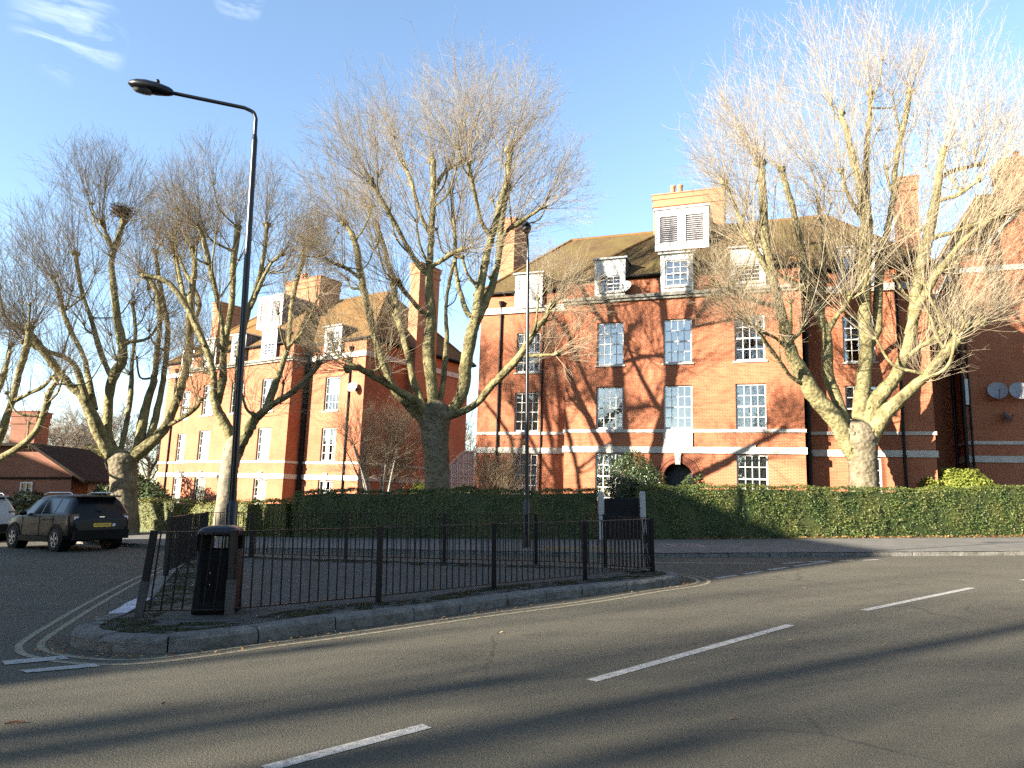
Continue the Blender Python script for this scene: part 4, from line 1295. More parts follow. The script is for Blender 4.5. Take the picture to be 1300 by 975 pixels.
DD = 28.6
TREE_D = [(1097, 645, 37), (1096, 600, 34), (1094, 575, 37), (1091, 558, 43), (1089, 546, 40), (1088, 537, 26), (1088, 532, 8)]
LD = [
 ([(1086, 580), (1058, 530), (1035, 504), (1018, 474), (1006, 450), (996, 416), (987, 374), (977, 339), (972, 306), (969, 265), (967, 219), (965, 206)], 27, 9, -1.0, {'wt': 1.2, 'k': 3}),
 ([(1010, 455), (990, 433), (967, 420), (945, 404)], 7, 4, -1.5, {'p': 0, 'wt': 0.8}),
 ([(1020, 487), (1004, 478), (987, 455), (970, 432), (963, 420)], 8, 5, -2.0, {'p': 0, 'wt': 0.7}),
 ([(990, 390), (966, 384), (932, 371), (909, 361)], 9, 6, -1.5, {'p': 0, 'wt': 1.0, 'k': 3}),
 ([(984, 362), (962, 322), (944, 290), (932, 258), (920, 232)], 10, 6, -1.0, {'p': 0, 'wt': 1.2, 'k': 2}),
 ([(1086, 572), (1066, 515), (1051, 475), (1049, 425), (1037, 393), (1022, 355), (1019, 320), (1006, 265), (993, 216)], 19, 9, 1.5, {'wt': 1.2, 'k': 3}),
 ([(1049, 425), (1060, 405), (1074, 387), (1080, 374)], 10, 7, -0.8, {'p': 5}),
 ([(1043, 405), (1046, 365), (1046, 307), (1041, 271), (1038, 255)], 8, 7, 2.0, {'p': 5, 'wt': 1.2}),
 ([(1019, 368), (986, 345), (954, 312)], 8, 5, -1.5, {'p': 5}),
 ([(1091, 572), (1094, 505), (1100, 442), (1097, 394), (1098, 329), (1100, 281), (1093, 235), (1083, 200), (1074, 165), (1068, 145)], 29, 9, 0.5, {'wt': 1.2, 'k': 3}),
 ([(1099, 290), (1101, 245), (1100, 200), (1104, 150), (1105, 118)], 11, 8, 1.5, {'p': 9, 'wt': 1.2}),
 ([(1094, 278), (1077, 248), (1067, 216)], 7, 6, -1.0, {'p': 9}),
 ([(1101, 445), (1113, 419), (1116, 355), (1126, 297), (1135, 242), (1138, 200), (1148, 155), (1155, 118)], 14, 9, 2.0, {'p': 9, 'wt': 1.3}),
 ([(1134, 246), (1128, 230), (1125, 214)], 6, 5, 0, {'p': 12, 'k': 0, 'wt': 0.8}),
 ([(1096, 572), (1105, 520), (1122, 497), (1137, 478), (1154, 433), (1161, 391), (1168, 345), (1177, 307), (1187, 258), (1193, 216), (1198, 190)], 27, 10, -0.5, {'wt': 1.3, 'k': 3}),
 ([(1188, 256), (1202, 252), (1220, 245), (1242, 229)], 8, 6, -1.0, {'p': 14, 'wt': 1.1}),
 ([(1191, 230), (1206, 218), (1226, 213), (1245, 209)], 8, 6, 1.0, {'p': 14}),
 ([(1177, 308), (1190, 300), (1210, 295), (1232, 286)], 9, 6, -1.2, {'p': 14}),
 ([(1152, 425), (1168, 385), (1192, 345), (1220, 310), (1245, 288), (1271, 271)], 13, 8, -2.0, {'p': 14, 'wt': 1.2}),
 ([(1097, 578), (1118, 533), (1138, 511), (1171, 481), (1203, 446), (1229, 416), (1246, 407)], 23, 13, -2.5, {'wt': 1.5, 'k': 4}),
 ([(1142, 462), (1161, 446), (1190, 426), (1212, 413)], 9, 7, -1.2, {'p': 14, 'wt': 0.9, 'k': 3}),
]
plane_tree('bare plane tree on the right with pale greenish limbs, standing behind the sunlit hedge', TREE_D, DD, LD, 57, env=(1095, 195, 8.0, 8.8))

DA = 29.0
TREE_A = [(158, 650, 36), (157, 620, 31), (156, 597, 34), (155, 584, 38), (154, 576, 26), (154, 571, 8)]
LA = [
 ([(148, 585), (134, 566), (118, 530), (104, 502), (92, 492), (77, 475), (61, 454), (45, 432), (36, 424)], 20, 9, -2.0, {'wt': 1.2, 'k': 3}),
 ([(110, 508), (98, 470), (86, 456), (60, 446), (46, 441), (31, 434)], 10, 6, -1.0, {'p': 0, 'k': 3}),
 ([(120, 520), (111, 473), (106, 453), (90, 420), (80, 395), (74, 367), (66, 352)], 10, 6, 1.0, {'p': 0, 'wt': 1.2}),
 ([(150, 580), (138, 560), (137, 522), (143, 481), (154, 460), (155, 440), (148, 399), (142, 341), (145, 316), (157, 281)], 19, 9, 0.5, {'wt': 1.3}),
 ([(144, 322), (138, 304), (128, 281)], 8, 6, -0.8, {'p': 3, 'wt': 1.1}),
 ([(143, 482), (132, 458), (123, 430), (113, 396), (103, 367), (96, 322)], 9, 7, 1.5, {'p': 3, 'wt': 1.2}),
 ([(164, 585), (175, 566), (184, 522), (195, 484), (198, 461), (203, 405), (196, 365), (178, 346)], 15, 7, 1.2, {'wt': 1.1}),
 ([(170, 580), (190, 555), (202, 510), (210, 464), (213, 418), (204, 367), (197, 320)], 13, 7, 2.5, {'wt': 1.2}),
 ([(166, 582), (192, 562), (211, 540), (228, 498), (237, 465), (240, 440), (242, 386), (247, 341), (244, 316)], 19, 8, -1.0, {'wt': 1.2, 'k': 3}),
 ([(205, 545), (233, 529), (249, 517), (255, 508)], 9, 6, -1.5, {'p': 8, 'wt': 0.5}),
 ([(240, 425), (250, 400), (252, 380), (233, 341), (220, 312)], 8, 6, 1.5, {'p': 8}),
 ([(152, 578), (160, 540), (166, 500), (168, 460), (172, 420), (168, 385)], 9, 6, 3.0, {'wt': 1.0}),
]
plane_tree('bare plane tree whose stout trunk forks low, just right of the parked black car', TREE_A, DA, LA, 73, env=(128, 330, 4.6, 5.2))

DB = 27.4
TREE_B = [(287, 650, 26), (288, 620, 22), (292, 590, 22), (297, 570, 25), (298, 558, 20), (298, 551, 8)]
LB = [
 ([(293, 562), (289, 545), (278, 524), (271, 505), (272, 485), (268, 460), (246, 406), (223, 370), (207, 355), (184, 350)], 16, 6, -1.5, {'k': 3}),
 ([(275, 512), (283, 480), (284, 451), (294, 386), (296, 338), (302, 296), (302, 288)], 13, 9, 1.0, {'wt': 1.4}),
 ([(284, 452), (281, 406), (271, 360), (258, 302), (250, 286)], 9, 7, -1.0, {'p': 1, 'wt': 1.3}),
 ([(268, 462), (252, 425), (236, 386), (226, 338), (220, 318)], 8, 6, 1.5, {'p': 0, 'wt': 1.1}),
 ([(299, 560), (300, 520), (303, 470), (310, 412), (326, 364), (336, 315), (339, 285)], 13, 7, 1.0, {'wt': 1.3}),
 ([(318, 392), (330, 362), (343, 336), (358, 322)], 7, 5, -1.0, {'p': 4}),
 ([(300, 575), (312, 550), (323, 534), (338, 519), (369, 499), (389, 482), (406, 461)], 19, 6, -2.0, {'k': 3, 'wt': 0.9}),
 ([(338, 519), (349, 489), (355, 474), (361, 455), (366, 440), (369, 404), (375, 362), (383, 336), (386, 310)], 11, 7, 1.5, {'p': 6, 'wt': 1.3}),
 ([(365, 442), (382, 423), (394, 404), (404, 377)], 6, 5, -1.0, {'p': 7, 'wt': 0.9}),
]
plane_tree('smaller bare plane tree with a pale straight trunk, directly behind the tall street lamp', TREE_B, DB, LB, 91, trunk_mat='bark_grey', env=(300, 320, 3.7, 5.0))

TREE_E = [(-62, 660, 34), (-60, 620, 30), (-55, 590, 34)]
LE = [
 ([(-55, 600), (-30, 585), (-5, 566), (15, 510), (26, 468), (34, 440), (38, 418)], 15, 9, -0.5, {'wt': 1.2}),
 ([(-50, 600), (-20, 590), (9, 577), (41, 553), (57, 522), (62, 499), (72, 483)], 14, 7, -1.0, {'k': 3}),
 ([(20, 508), (36, 500), (54, 491), (67, 478)], 7, 5, -0.5, {'p': 0, 'wt': 0.6}),
 ([(-35, 590), (-12, 520), (2, 485), (9, 461), (14, 438)], 9, 7, 1.0, {'wt': 1.2}),
 ([(-58, 595), (-60, 520), (-50, 450), (-40, 400), (-35, 370)], 16, 8, 0.5, {'wt': 1.2}),
 ([(-60, 590), (-85, 540), (-95, 480), (-100, 420)], 16, 8, 0.5, {'wt': 1.2}),
]
plane_tree('bare plane tree cut by the left edge, its limbs reaching over the brown house', TREE_E, 27.0, LE, 17, dens=0.6, env=(-25, 420, 4.0, 4.6))

# bird nest in the left tree
npos = at(154, 268, DA + 0.6)
nb = MB()
rn = random.Random(3)
for q in range(240):
    a, b_ = rn.uniform(0, 6.28), rn.uniform(-0.5, 0.5)
    c = Vector((math.cos(a), math.sin(a), 0)) * rn.uniform(0.1, 0.4) + Vector((0, 0, b_ * 0.42))
    d = Vector((rn.gauss(0, 1), rn.gauss(0, 1), rn.gauss(0, 0.5))).normalized() * rn.uniform(0.12, 0.3)
    nb.tube([c - d, c + d], 0.012, 3, False)
nb.blob((0, 0, -0.03), 0.30, 5, 8, 0.2, 0.62)
no = nb.build('bird_nest', M['twig_far'])
no.location = npos
tag(no, 'brown twiggy bird nest high in the left plane tree', 'nest')

# far bare trees, smaller copies of one another
def far_tree(seed, h, name='bare_tree', spread=0.42):
    rng = np.random.default_rng(seed); rnd = random.Random(seed)
    root = empty(name)
    m = MB()
    K = [Vector((0, 0, -0.3)), Vector((rnd.uniform(-.1, .1), rnd.uniform(-.1, .1), h * 0.15)), Vector((rnd.uniform(-.2, .2), rnd.uniform(-.2, .2), h * 0.32)), Vector((rnd.uniform(-.3, .3), 0.1, h * 0.6))]
    rows = tube_rows(catmull(K, 4), list(np.linspace(h * 0.024, h * 0.010, 13)), 9, rnd, 0.05)
    m.grid(rows, True, True)
    m.build('trunk', M['bark_grey'], root)
    tw = Twigs(rng)
    n = 16
    st = np.array([[0, 0, 1.0]]) * rng.uniform(0.22, 0.55, (n, 1)) * h
    a = rng.uniform(0, 2 * PI, n)
    d = np.stack([np.cos(a), np.sin(a), rng.uniform(0.3, 1.5, n)], 1)
    L1 = grow(rng, st, d, rng.uniform(0.3, 0.5, n) * h * (0.7 + spread * 0.7), 7, 0.12, 0.09)
    tw.add(L1, np.full(n, h * 0.009), np.full(n, h * 0.003))
    P = L1
    for cnt, l0, l1, r, up in ((9, 0.14, 0.30, 0.0028, 0.06), (6, 0.06, 0.15, 0.0014, 0.04), (4, 0.03, 0.08, 0.0010, 0.02)):
        Q = np.repeat(P, cnt, 0); u = rng.uniform(0.2, 0.98, len(Q))
        p, dd = along(Q, u)
        rd = unit(rng.normal(0, 1, dd.shape))
        P = grow(rng, p, dd + rd * 0.9, rng.uniform(l0, l1, len(Q)) * h * (1.15 - 0.5 * u), 4, up, 0.10)
        tw.add(P, np.full(len(P), max(r * h, 0.006)), np.full(len(P), max(r * h * 0.5, 0.005)))
    tw.build('crown', M['twig_far'], root)
    return root
ft = [far_tree(5, 11.0), far_tree(6, 10.0), far_tree(8, 12.0)]
spots = [(0, 66, 640, 58, 0.8, 0.3, 'hazy bare tree behind the low brown house, just right of its chimney'),
         (1, 100, 640, 66, 1.0, 1.2, 'hazy bare tree in the gap between the low brown house and the forked left plane'),
         (2, 132, 640, 74, 0.95, 2.2, 'hazy bare tree seen through the fork of the left plane tree'),
         (0, 186, 640, 62, 0.75, 4.0, 'small bare tree at the left corner of the further brick block'),
         (1, 588, 640, 70, 0.9, 0.9, 'distant bare tree in the gap between the two brick blocks'),
         (2, 20, 640, 70, 0.85, 3.1, 'hazy bare tree behind the chimney of the low brown house'),
         (1, 1236, 600, 75, 0.9, 5.0, None)]
used = set()
for i, px, py, Y, sc, rz, lab in spots:
    if lab is None: continue
    o = ft[i] if i not in used else copy_tree(ft[i])
    used.add(i)
    g = at(px, 640, Y)
    o.location = (g.x, Y, 0.0); o.rotation_euler = (0, 0, rz); o.scale = (sc, sc, sc)
    tag(o, lab, 'tree', 'bare trees in the background')

# leafy shrubs and hedges --------------------------------------------------
def leaf_quads(rng, C, N, size, spread=0.6):
    """one small folded leaf (quad) per centre C facing roughly N"""
    n = len(C)
    N = unit(N + rng.normal(0, spread, (n, 3)))
    t = unit(np.cross(N, unit(rng.normal(0, 1, (n, 3))))); b = np.cross(N, t)
    s = rng.uniform(0.6, 1.35, (n, 1)) * size
    V = np.stack([C - t * s, C - b * s * 0.5 + N * s * 0.12, C + t * s, C + b * s * 0.5 + N * s * 0.12], 1).reshape(-1, 3)
    return V, np.arange(n * 4).reshape(n, 4)

def hedge(label, path, h0, thick, mat, seed, dens=330, leaf=0.042, hv=0.05, z0=0.10, taper_ends=True):
    """clipped hedge: path is its front foot line from left to right"""
    rng = np.random.default_rng(seed)
    P = smooth_path(path, 4)
    back = offset_path(P, thick)
    P3 = np.array(P); B3 = np.array(back)
    seg = np.linalg.norm(P3[1:] - P3[:-1], axis=1); S = np.concatenate([[0], np.cumsum(seg)]); Ltot = S[-1]
    nrm = unit(P3[:, :2] - B3[:, :2])
    hgt = lambda s: h0(s / Ltot) if callable(h0) else h0
    Cs, Ns = [], []
    def interp(s):
        return np.stack([np.interp(s, S, P3[:, 0]), np.interp(s, S, P3[:, 1])], 1), np.stack([np.interp(s, S, nrm[:, 0]), np.interp(s, S, nrm[:, 1])], 1)
    hm = np.array([hgt(s) for s in np.linspace(0, Ltot, 60)])
    hf = lambda s: np.interp(s, np.linspace(0, Ltot, 60), hm)
    lump = lambda s, z: 0.05 * np.sin(s * 2.3 + seed) * np.sin(z * 3.1 + s) + 0.04 * np.sin(s * 5.7 + z * 2.2) + 0.03 * np.sin(s * 11 + seed * 2) * np.cos(z * 7)
    def add(side, n):
        s = rng.uniform(0, Ltot, n); z = rng.uniform(0, 1, n) ** 0.9
        p, q = interp(s); q = q * side
        H = hf(s) + 0.03 * np.sin(s * 3.3) + 0.03 * np.sin(s * 7.9 + 1)
        off = lump(s, z * H) + rng.normal(0, 0.035, n) - 0.10 * np.clip((z - 0.93) / 0.07, 0, 1) ** 2 - 0.05
        o_ = p + q * (0 if side > 0 else thick)[..., None] if False else p + (q * off[:, None] if side > 0 else (-(-q) * (thick + off)[:, None]))
        Cs.append(np.column_stack([o_, z0 + 0.02 + z * (H - 0.02)])); Ns.append(np.column_stack([q, np.full(n, 0.25)]))
    area = Ltot * hm.mean()
    add(1, int(area * dens)); add(-1, int(area * dens * 0.35))
    n = int(Ltot * thick * dens * 1.2)
    s = rng.uniform(0, Ltot, n); w = rng.uniform(0.0, 1, n)
    p, q = interp(s)
    H = hf(s) + 0.03 * np.sin(s * 3.3) + 0.03 * np.sin(s * 7.9 + 1) + lump(s, w * 2) * 0.6
    Cs.append(np.column_stack([p - q * (w * thick)[:, None], z0 + H + rng.normal(0, 0.022, n) + np.abs(rng.normal(0, 0.02, n))])); Ns.append(np.column_stack([np.zeros((n, 2)), np.ones(n)]))
    for e, sg in ((0.0, -1), (Ltot, 1)):
        n = int(thick * hgt(e) * dens)
        w = rng.uniform(0, 1, n); z = rng.uniform(0, 1, n)
        p, q = interp(np.full(n, e)); t = np.column_stack([-q[:, 1], q[:, 0]]) * sg
        Cs.append(np.column_stack([p - q * (w * thick)[:, None] + t * rng.normal(0, 0.03, n)[:, None], z0 + z * hgt(e)])); Ns.append(np.column_stack([t, np.full(n, 0.2)]))
    C = np.concatenate(Cs); N = np.concatenate(Ns)
    V, Fq = leaf_quads(rng, C, N, leaf, 0.55)
    pt = 0.5 + 0.16 * np.sin(C[:, 0] * 1.9 + seed) * np.sin(C[:, 2] * 2.4 + C[:, 0]) + rng.normal(0, 0.20, len(C))
    tone = np.repeat(np.clip(pt, 0, 1), 4)
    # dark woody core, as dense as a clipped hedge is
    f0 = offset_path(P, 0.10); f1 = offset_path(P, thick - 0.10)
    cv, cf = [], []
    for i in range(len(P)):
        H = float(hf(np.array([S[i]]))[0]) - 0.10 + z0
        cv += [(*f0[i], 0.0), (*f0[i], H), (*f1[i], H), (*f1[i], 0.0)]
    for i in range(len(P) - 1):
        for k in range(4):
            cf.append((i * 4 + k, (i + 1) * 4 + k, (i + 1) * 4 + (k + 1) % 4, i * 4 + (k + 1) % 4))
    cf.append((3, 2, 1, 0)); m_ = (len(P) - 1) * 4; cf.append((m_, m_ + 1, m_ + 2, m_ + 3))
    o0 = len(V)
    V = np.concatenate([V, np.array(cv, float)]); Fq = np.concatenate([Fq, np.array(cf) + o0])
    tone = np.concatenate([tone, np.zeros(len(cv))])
    o = np_mesh('hedge', V, Fq, M[mat], None, tone)
    return tag(o, label, 'hedge', 'clipped hedges behind the pavement')

hedge('long green clipped hedge to the right of the gate, its right half in sunshine', [(4.78, 25.75), (8, 26.1), (10, 26.4), (14, 26.9), (20.5, 27.6), (24, 28)], lambda u: 1.83 + 0.05 * math.sin(u * 9) , 1.15, 'hedge_leaf', 3, dens=430, leaf=0.038)
hedge('dark clipped hedge in shade to the left of the gate, behind the second lamp post', [(-8.3, 27.1), (-7.0, 26.7), (-4, 26.4), (0, 26.0), (3.02, 25.75)], lambda u: 1.62 + 0.1 * min(1, u * 8) + 0.03 * math.sin(u * 14), 1.2, 'hedge_leaf', 5, dens=330, leaf=0.042)
hedge('lower yellowish clipped hedge in sunshine behind the black car', [(-17.2, 31.8), (-13, 29.6), (-10.3, 28.0), (-8.6, 27.2)], lambda u: 1.30 + 0.06 * math.sin(u * 8), 1.1, 'hedge_leaf_pale', 8, dens=360, leaf=0.042)

def shrub(name, label, cat, lobes, mat, seed, dens=420, leaf=0.055, group=None, squash=1.0, shoots_up=0.0):
    """lobes: list of (x, y, z, rx, rz)"""
    rng = np.random.default_rng(seed)
    root = empty(name, (lobes[0][0], lobes[0][1], 0), 0, label, cat, group)
    B0 = np.array([lobes[0][0], lobes[0][1], 0])
    Cs, Ns = [], []
    core = MB()
    for x, y, z, rx, rz in lobes:
        n = int(4 * PI * rx * rz * dens)
        d = unit(rng.normal(0, 1, (n, 3)))
        rr = 1 + 0.10 * np.sin(d[:, 0] * 5 + seed) * np.sin(d[:, 2] * 6 + d[:, 1] * 4) + rng.normal(0, 0.06, n) - np.abs(rng.normal(0, 0.07, n))
        c = d * rr[:, None] * np.array([rx, rx, rz]) + np.array([x, y, z])
        k = c[:, 2] > 0.03
        Cs.append(c[k]); Ns.append(d[k] + np.array([0, 0, shoots_up]))
        core.blob((x - B0[0], y - B0[1], z), min(rx, rz) * 0.80, seed, 9, 0.12, rz / max(rx, 0.01) if rz > rx else 1.0)
    C = np.concatenate(Cs); N = np.concatenate(Ns)
    V, Fq = leaf_quads(rng, C - B0, N, leaf, 0.5)
    fol = np_mesh('foliage', V, Fq, M[mat], root, np.repeat(np.clip(rng.normal(0.5, 0.24, len(C)), 0, 1), 4))
    st = MB()
    for q in range(3):
        st.tube([(0.06 * q - 0.06, 0.05 * (q % 2), -0.1), (0.2 * (q - 1), 0.05, lobes[0][2] * 0.5), (0.25 * (q - 1), 0, lobes[0][2])], [0.05, 0.04, 0.02], 6)
    st.build('stem', M['bark_grey'], root)
    return root
shrub('bay_bush', 'dark rounded glossy bush in front of the arched door, above the gate', 'bush', [(4.75, 28.4, 2.15, 0.95, 1.22), (4.85, 28.3, 1.3, 0.9, 1.2), (5.25, 27.8, 2.05, 0.68, 0.74)], 'bay_leaf', 4, 620, 0.042)
shrub('conifer_bush', 'bright yellow green bush behind the hedge, below the large grey dishes', 'bush', [(19.1, 30.2, 1.9, 1.0, 0.85), (18.6, 30.6, 2.1, 0.7, 0.75), (19.7, 30.3, 1.7, 0.8, 0.7), (18.3, 30.1, 1.5, 0.7, 0.7)], 'conifer_leaf', 9, 460, 0.06, shoots_up=0.8)
shrub('conifer_bush', 'small sunlit bush just left of the larger bright yellow green bush', 'bush', [(17.5, 30.0, 1.55, 0.55, 0.85)], 'conifer_leaf', 19, 460, 0.06, shoots_up=0.8)
shrub('evergreen_shrub', 'green shrub beside the stout trunk of the left plane tree', 'bush', [(-20.0, 38, 1.0, 1.7, 1.7), (-21.6, 38.5, 0.8, 1.4, 1.4), (-18.5, 37, 0.8, 1.1, 1.3)], 'evergreen_leaf', 12, 130, 0.10)
shrub('evergreen_shrub', 'rough sunlit shrub between the low brown house and the forked left plane', 'bush', [(-25.5, 45, 1.6, 2.2, 2.4), (-27.0, 47, 2.2, 2.0, 2.6)], 'hedge_leaf_pale', 13, 60, 0.12)
shrub('evergreen_shrub', 'low green plant at the foot of the middle plane tree, right of the white stems', 'bush', [(-4.0, 33.5, 1.4, 0.8, 0.9)], 'conifer_leaf', 14, 260, 0.07)
shrub('evergreen_shrub', 'dark foliage at the foot of the middle plane tree, in front of the glazed stair', 'bush', [(-2.2, 33.0, 1.3, 0.9, 0.8), (-1.0, 33.4, 1.2, 0.7, 0.75)], 'evergreen_leaf', 15, 260, 0.07)
shrub('door_plant', 'leafy plant growing inside the arched doorway', 'plant', [(7.55, 30.6, 1.75, 0.35, 0.75), (8.0, 30.5, 1.6, 0.3, 0.95)], 'evergreen_leaf', 16, 240, 0.06)
shrub('evergreen_shrub', 'dim green shrub at the side of the low brown house, behind the silver car', 'bush', [(-23.2, 34.5, 0.9, 1.0, 1.0), (-24.8, 34.8, 0.7, 0.9, 0.9)], 'evergreen_leaf', 18, 160, 0.09)

# bare shrub with pale stems in front of the shaded side wall
def bare_shrub(label, x, y, h, seed, n=9, spread=1.0):
    rng = np.random.default_rng(seed)
    root = empty('bare_shrub', (x, y, 0), 0, label, 'bush')
    m = MB()
    heads = []
    rnd = random.Random(seed)
    for q in range(n):
        a = rnd.uniform(0, 6.28); rr = rnd.uniform(0.2, 1.0) * spread
        tip = Vector((math.cos(a) * rr * 1.6, math.sin(a) * rr, h * rnd.uniform(0.42, 0.72)))
        p1 = Vector((math.cos(a) * 0.3, math.sin(a) * 0.2, 0)); mid = (p1 + tip) / 2 + Vector((rnd.uniform(-.25, .25), rnd.uniform(-.2, .2), 0.1))
        K = catmull([p1 + Vector((0, 0, -0.1)), mid, tip], 5)
        m.grid(tube_rows(K, list(np.linspace(0.065, 0.03, len(K))), 7, rnd, 0.05), True, True)
        heads.append((np.array(tip), np.array((tip - mid).normalized()), 0.7))
        heads.append((np.array(K[6]), np.array((math.cos(a + 1), math.sin(a + 1), 0.7)), 0.6))
    m.build('stem', M['shrub_stem'], root)
    tw = Twigs(rng)
    shoots(tw, rng, heads, 0.8, 16, 7, 2, (1.4, 3.4))
    tw.build('crown', M['twig'], root)
    return root
bare_shrub('bare bushy shrub with pale stems against the shaded side wall of the further block', -6.3, 34.5, 6.2, 5, 13, 1.35)
bare_shrub('thin leafless shrub at the left of the arched door block, beside the glazed stair', -0.6, 35.6, 3.6, 6, 3, 0.5)
# ------------------------------------------------------------------ street furniture
ZI = 0.152
def lamp_head(root, p, d, up=Vector((0, 0, 1)), L=0.66):
    """cobra-head luminaire; p = where the arm enters, d = outward direction"""
    d = d.normalized(); s = d.cross(up).normalized(); u = s.cross(d)
    b = MB(); rows = []
    prof = [(-0.04, 0.055, 0.055), (0.02, 0.075, 0.085), (0.10, 0.10, 0.10), (0.22, 0.135, 0.115), (0.38, 0.15, 0.115), (0.52, 0.125, 0.095), (0.62, 0.07, 0.06), (0.66, 0.015, 0.02)]
    for x, w, h in prof:
        x *= L / 0.66
        rows.append([p + d * x + s * (w * math.cos(2 * PI * k / 16)) + u * (h * (0.75 if math.sin(2 * PI * k / 16) < 0 else 1.0) * math.sin(2 * PI * k / 16)) for k in range(16)])
    b.grid(rows, True, True); b.face(rows[0][::-1]); b.face(rows[-1])
    o = b.build('lamp_head', M['lamp_metal'], root)
    g = MB(); rows = []
    for x, w in ((0.27, 0.04), (0.32, 0.10), (0.42, 0.12), (0.52, 0.095), (0.57, 0.03)):
        rows.append([p + d * (x * L / 0.66) + s * (w * c) - u * (0.088 + 0.035 * (1 - c * c) * (w / 0.12)) for c in (-1, -0.6, -0.2, 0.2, 0.6, 1)])
    g.grid(rows, True); g.build('lens', M['lens_glass'], o)
    c = MB(); c.lathe([(0.0, 0.0), (0.035, 0.0), (0.035, 0.05), (0.025, 0.075), (0.0, 0.08)], tuple(p + d * 0.22 * L / 0.66 + u * 0.105), 10); c.build('photocell', M['black_metal'], o)
    return o
def street_lamp(label, base, top, arm, head_dir, rbase=0.10, door=1.3, group='street lamps'):
    base = Vector(base); top = Vector(top) - base
    root = empty('street_lamp', base, 0, label, 'street lamp', group)
    ax = top.normalized(); H = top.length
    b = MB()
    b.tube([Vector((0, 0, -0.1)), ax * door, ax * (door + 0.10)], [rbase, rbase * 0.97, rbase * 0.6], 14)
    b.build('base', M['lamp_metal'], root)
    c = MB(); c.tube([ax * (door + 0.02), ax * (H * 0.55), ax * (H - 0.55)], [rbase * 0.60, rbase * 0.55, rbase * 0.5], 14)
    c.tube([ax * (H - 0.56), ax * (H - 0.45)], [rbase * 0.52, rbase * 0.36], 12)
    c.build('column', M['lamp_metal'], root)
    a = Vector(arm)
    K = [ax * (H - 0.5), ax * (H - 0.16), ax * (H - 0.05) + a.normalized() * 0.05, ax * H + a.normalized() * 0.20, ax * H + a]
    K2 = [K[0], K[1]] + catmull(K[1:4], 4)[1:] + [K[4]]
    d = MB(); d.tube(K2, rbase * 0.33, 10); d.build('arm', M['lamp_metal'], root)
    lamp_head(root, ax * H + a, Vector(head_dir))
    dd = MB(); dd.box((-rbase * 0.5, -rbase - 0.006, 0.35), (rbase * 0.5, -rbase * 0.82, 0.95)); dd.build('access_door', M['black_metal'], root)
    return root
lb = Vector((-4.58, 11.77, ZI)); lt = at(325.5, 140, 11.5)
ae = at(216, 117.5, 11.1)
street_lamp('tall black street lamp on the traffic island, its arm reaching left', lb, lt, ae - lt, (at(165, 106, 10.95) - ae))
l2 = Vector((0.43, 21.6, 0.124)); l2t = at(670.3, 309, 21.6)
street_lamp('black street lamp seen end on, on the far pavement in front of the dark hedge', l2, l2t, Vector((-0.05, -0.75, 0.06)), Vector((-0.05, -1, 0.12)), 0.10)

# guard rails round the island
def rail_panel(root, p, q, zb, zt, lean=(0, 0), n=None):
    """panel between two posts: top and bottom rail with round bars"""
    p, q = Vector((p[0], p[1], 0)), Vector((q[0], q[1], 0))
    d = (q - p); L = d.length
    n = n or max(4, int(L / 0.118))
    ln = Vector((lean[0], lean[1], 0))
    b = MB()
    a0, a1 = p + Vector((0, 0, zb)), q + Vector((0, 0, zb))
    b0, b1 = p + ln + Vector((0, 0, zt)), q + ln + Vector((0, 0, zt))
    b.obox(b0, b1, 0.045, 0.014); b.obox(a0, a1, 0.035, 0.016)
    rn_ = random.Random(int(L * 1000))
    for i in range(1, n):
        t = i / n + rn_.uniform(-0.004, 0.004)
        b.tube([a0.lerp(a1, t), b0.lerp(b1, t + rn_.uniform(-0.003, 0.003))], 0.0105, 6, False)
    return b.build('panel', M['black_metal'], root)
def rail_post(root, p, zt, lean=(0, 0), w=0.075, sleeve=True):
    b = MB(); p = Vector((p[0], p[1], ZI))
    t = p + Vector((lean[0], lean[1], zt - ZI))
    b.obox(p - Vector((0, 0, 0.05)), t, w, w)
    o = b.build('post', M['black_metal'], root)
    return o
def guard_rail(label, posts, zt=1.17, leans=None, sleeves=(), last=True):
    root = empty('guard_rail', (posts[0][0], posts[0][1], 0), 0, label, 'railing', 'black guard rails on the traffic island')
    o = Vector((posts[0][0], posts[0][1]))
    P = [(x - o.x, y - o.y) for x, y in posts]
    for i, p in enumerate(P):
        ln = leans[i] if leans else (0, 0)
        po = rail_post(root, p, zt + 0.02, ln) if last or i < len(P) - 1 else None
        if po and i in sleeves:
            s = MB(); q = Vector((p[0], p[1], ZI)); t = q + Vector((ln[0], ln[1], zt - ZI)) * 0.42
            s.obox(q + Vector((0, -0.004, 0.0)), t, 0.092, 0.092); s.build('sleeve', M['worn_sleeve'], po)
        if i: rail_panel(root, P[i - 1], P[i], ZI + 0.08, zt, ((leans[i - 1][0] + ln[0]) / 2, (leans[i - 1][1] + ln[1]) / 2) if leans else (0, 0))
    return root
guard_rail('black guard rail along the near kerb, running right from the litter bin', [(-3.5, 9.12), (-1.87, 10.28), (-0.29, 11.71), (1.3, 13.0), (2.78, 14.42)], 1.17, None, (0,))
guard_rail('short leaning black guard rail left of the litter bin', [(-4.55, 8.98), (-3.56, 9.08)], 1.17, [(0.10, 0.02), (0.03, 0.0)], (0,), False)
guard_rail('black guard rail along the far side of the island, nearest the dark hedge', [(-6.45, 13.6), (-7.05, 15.8), (-7.6, 17.95), (-6.42, 17.85), (-3.91, 17.1), (-1.52, 16.3), (0.52, 15.75), (1.95, 15.2)], 1.22)
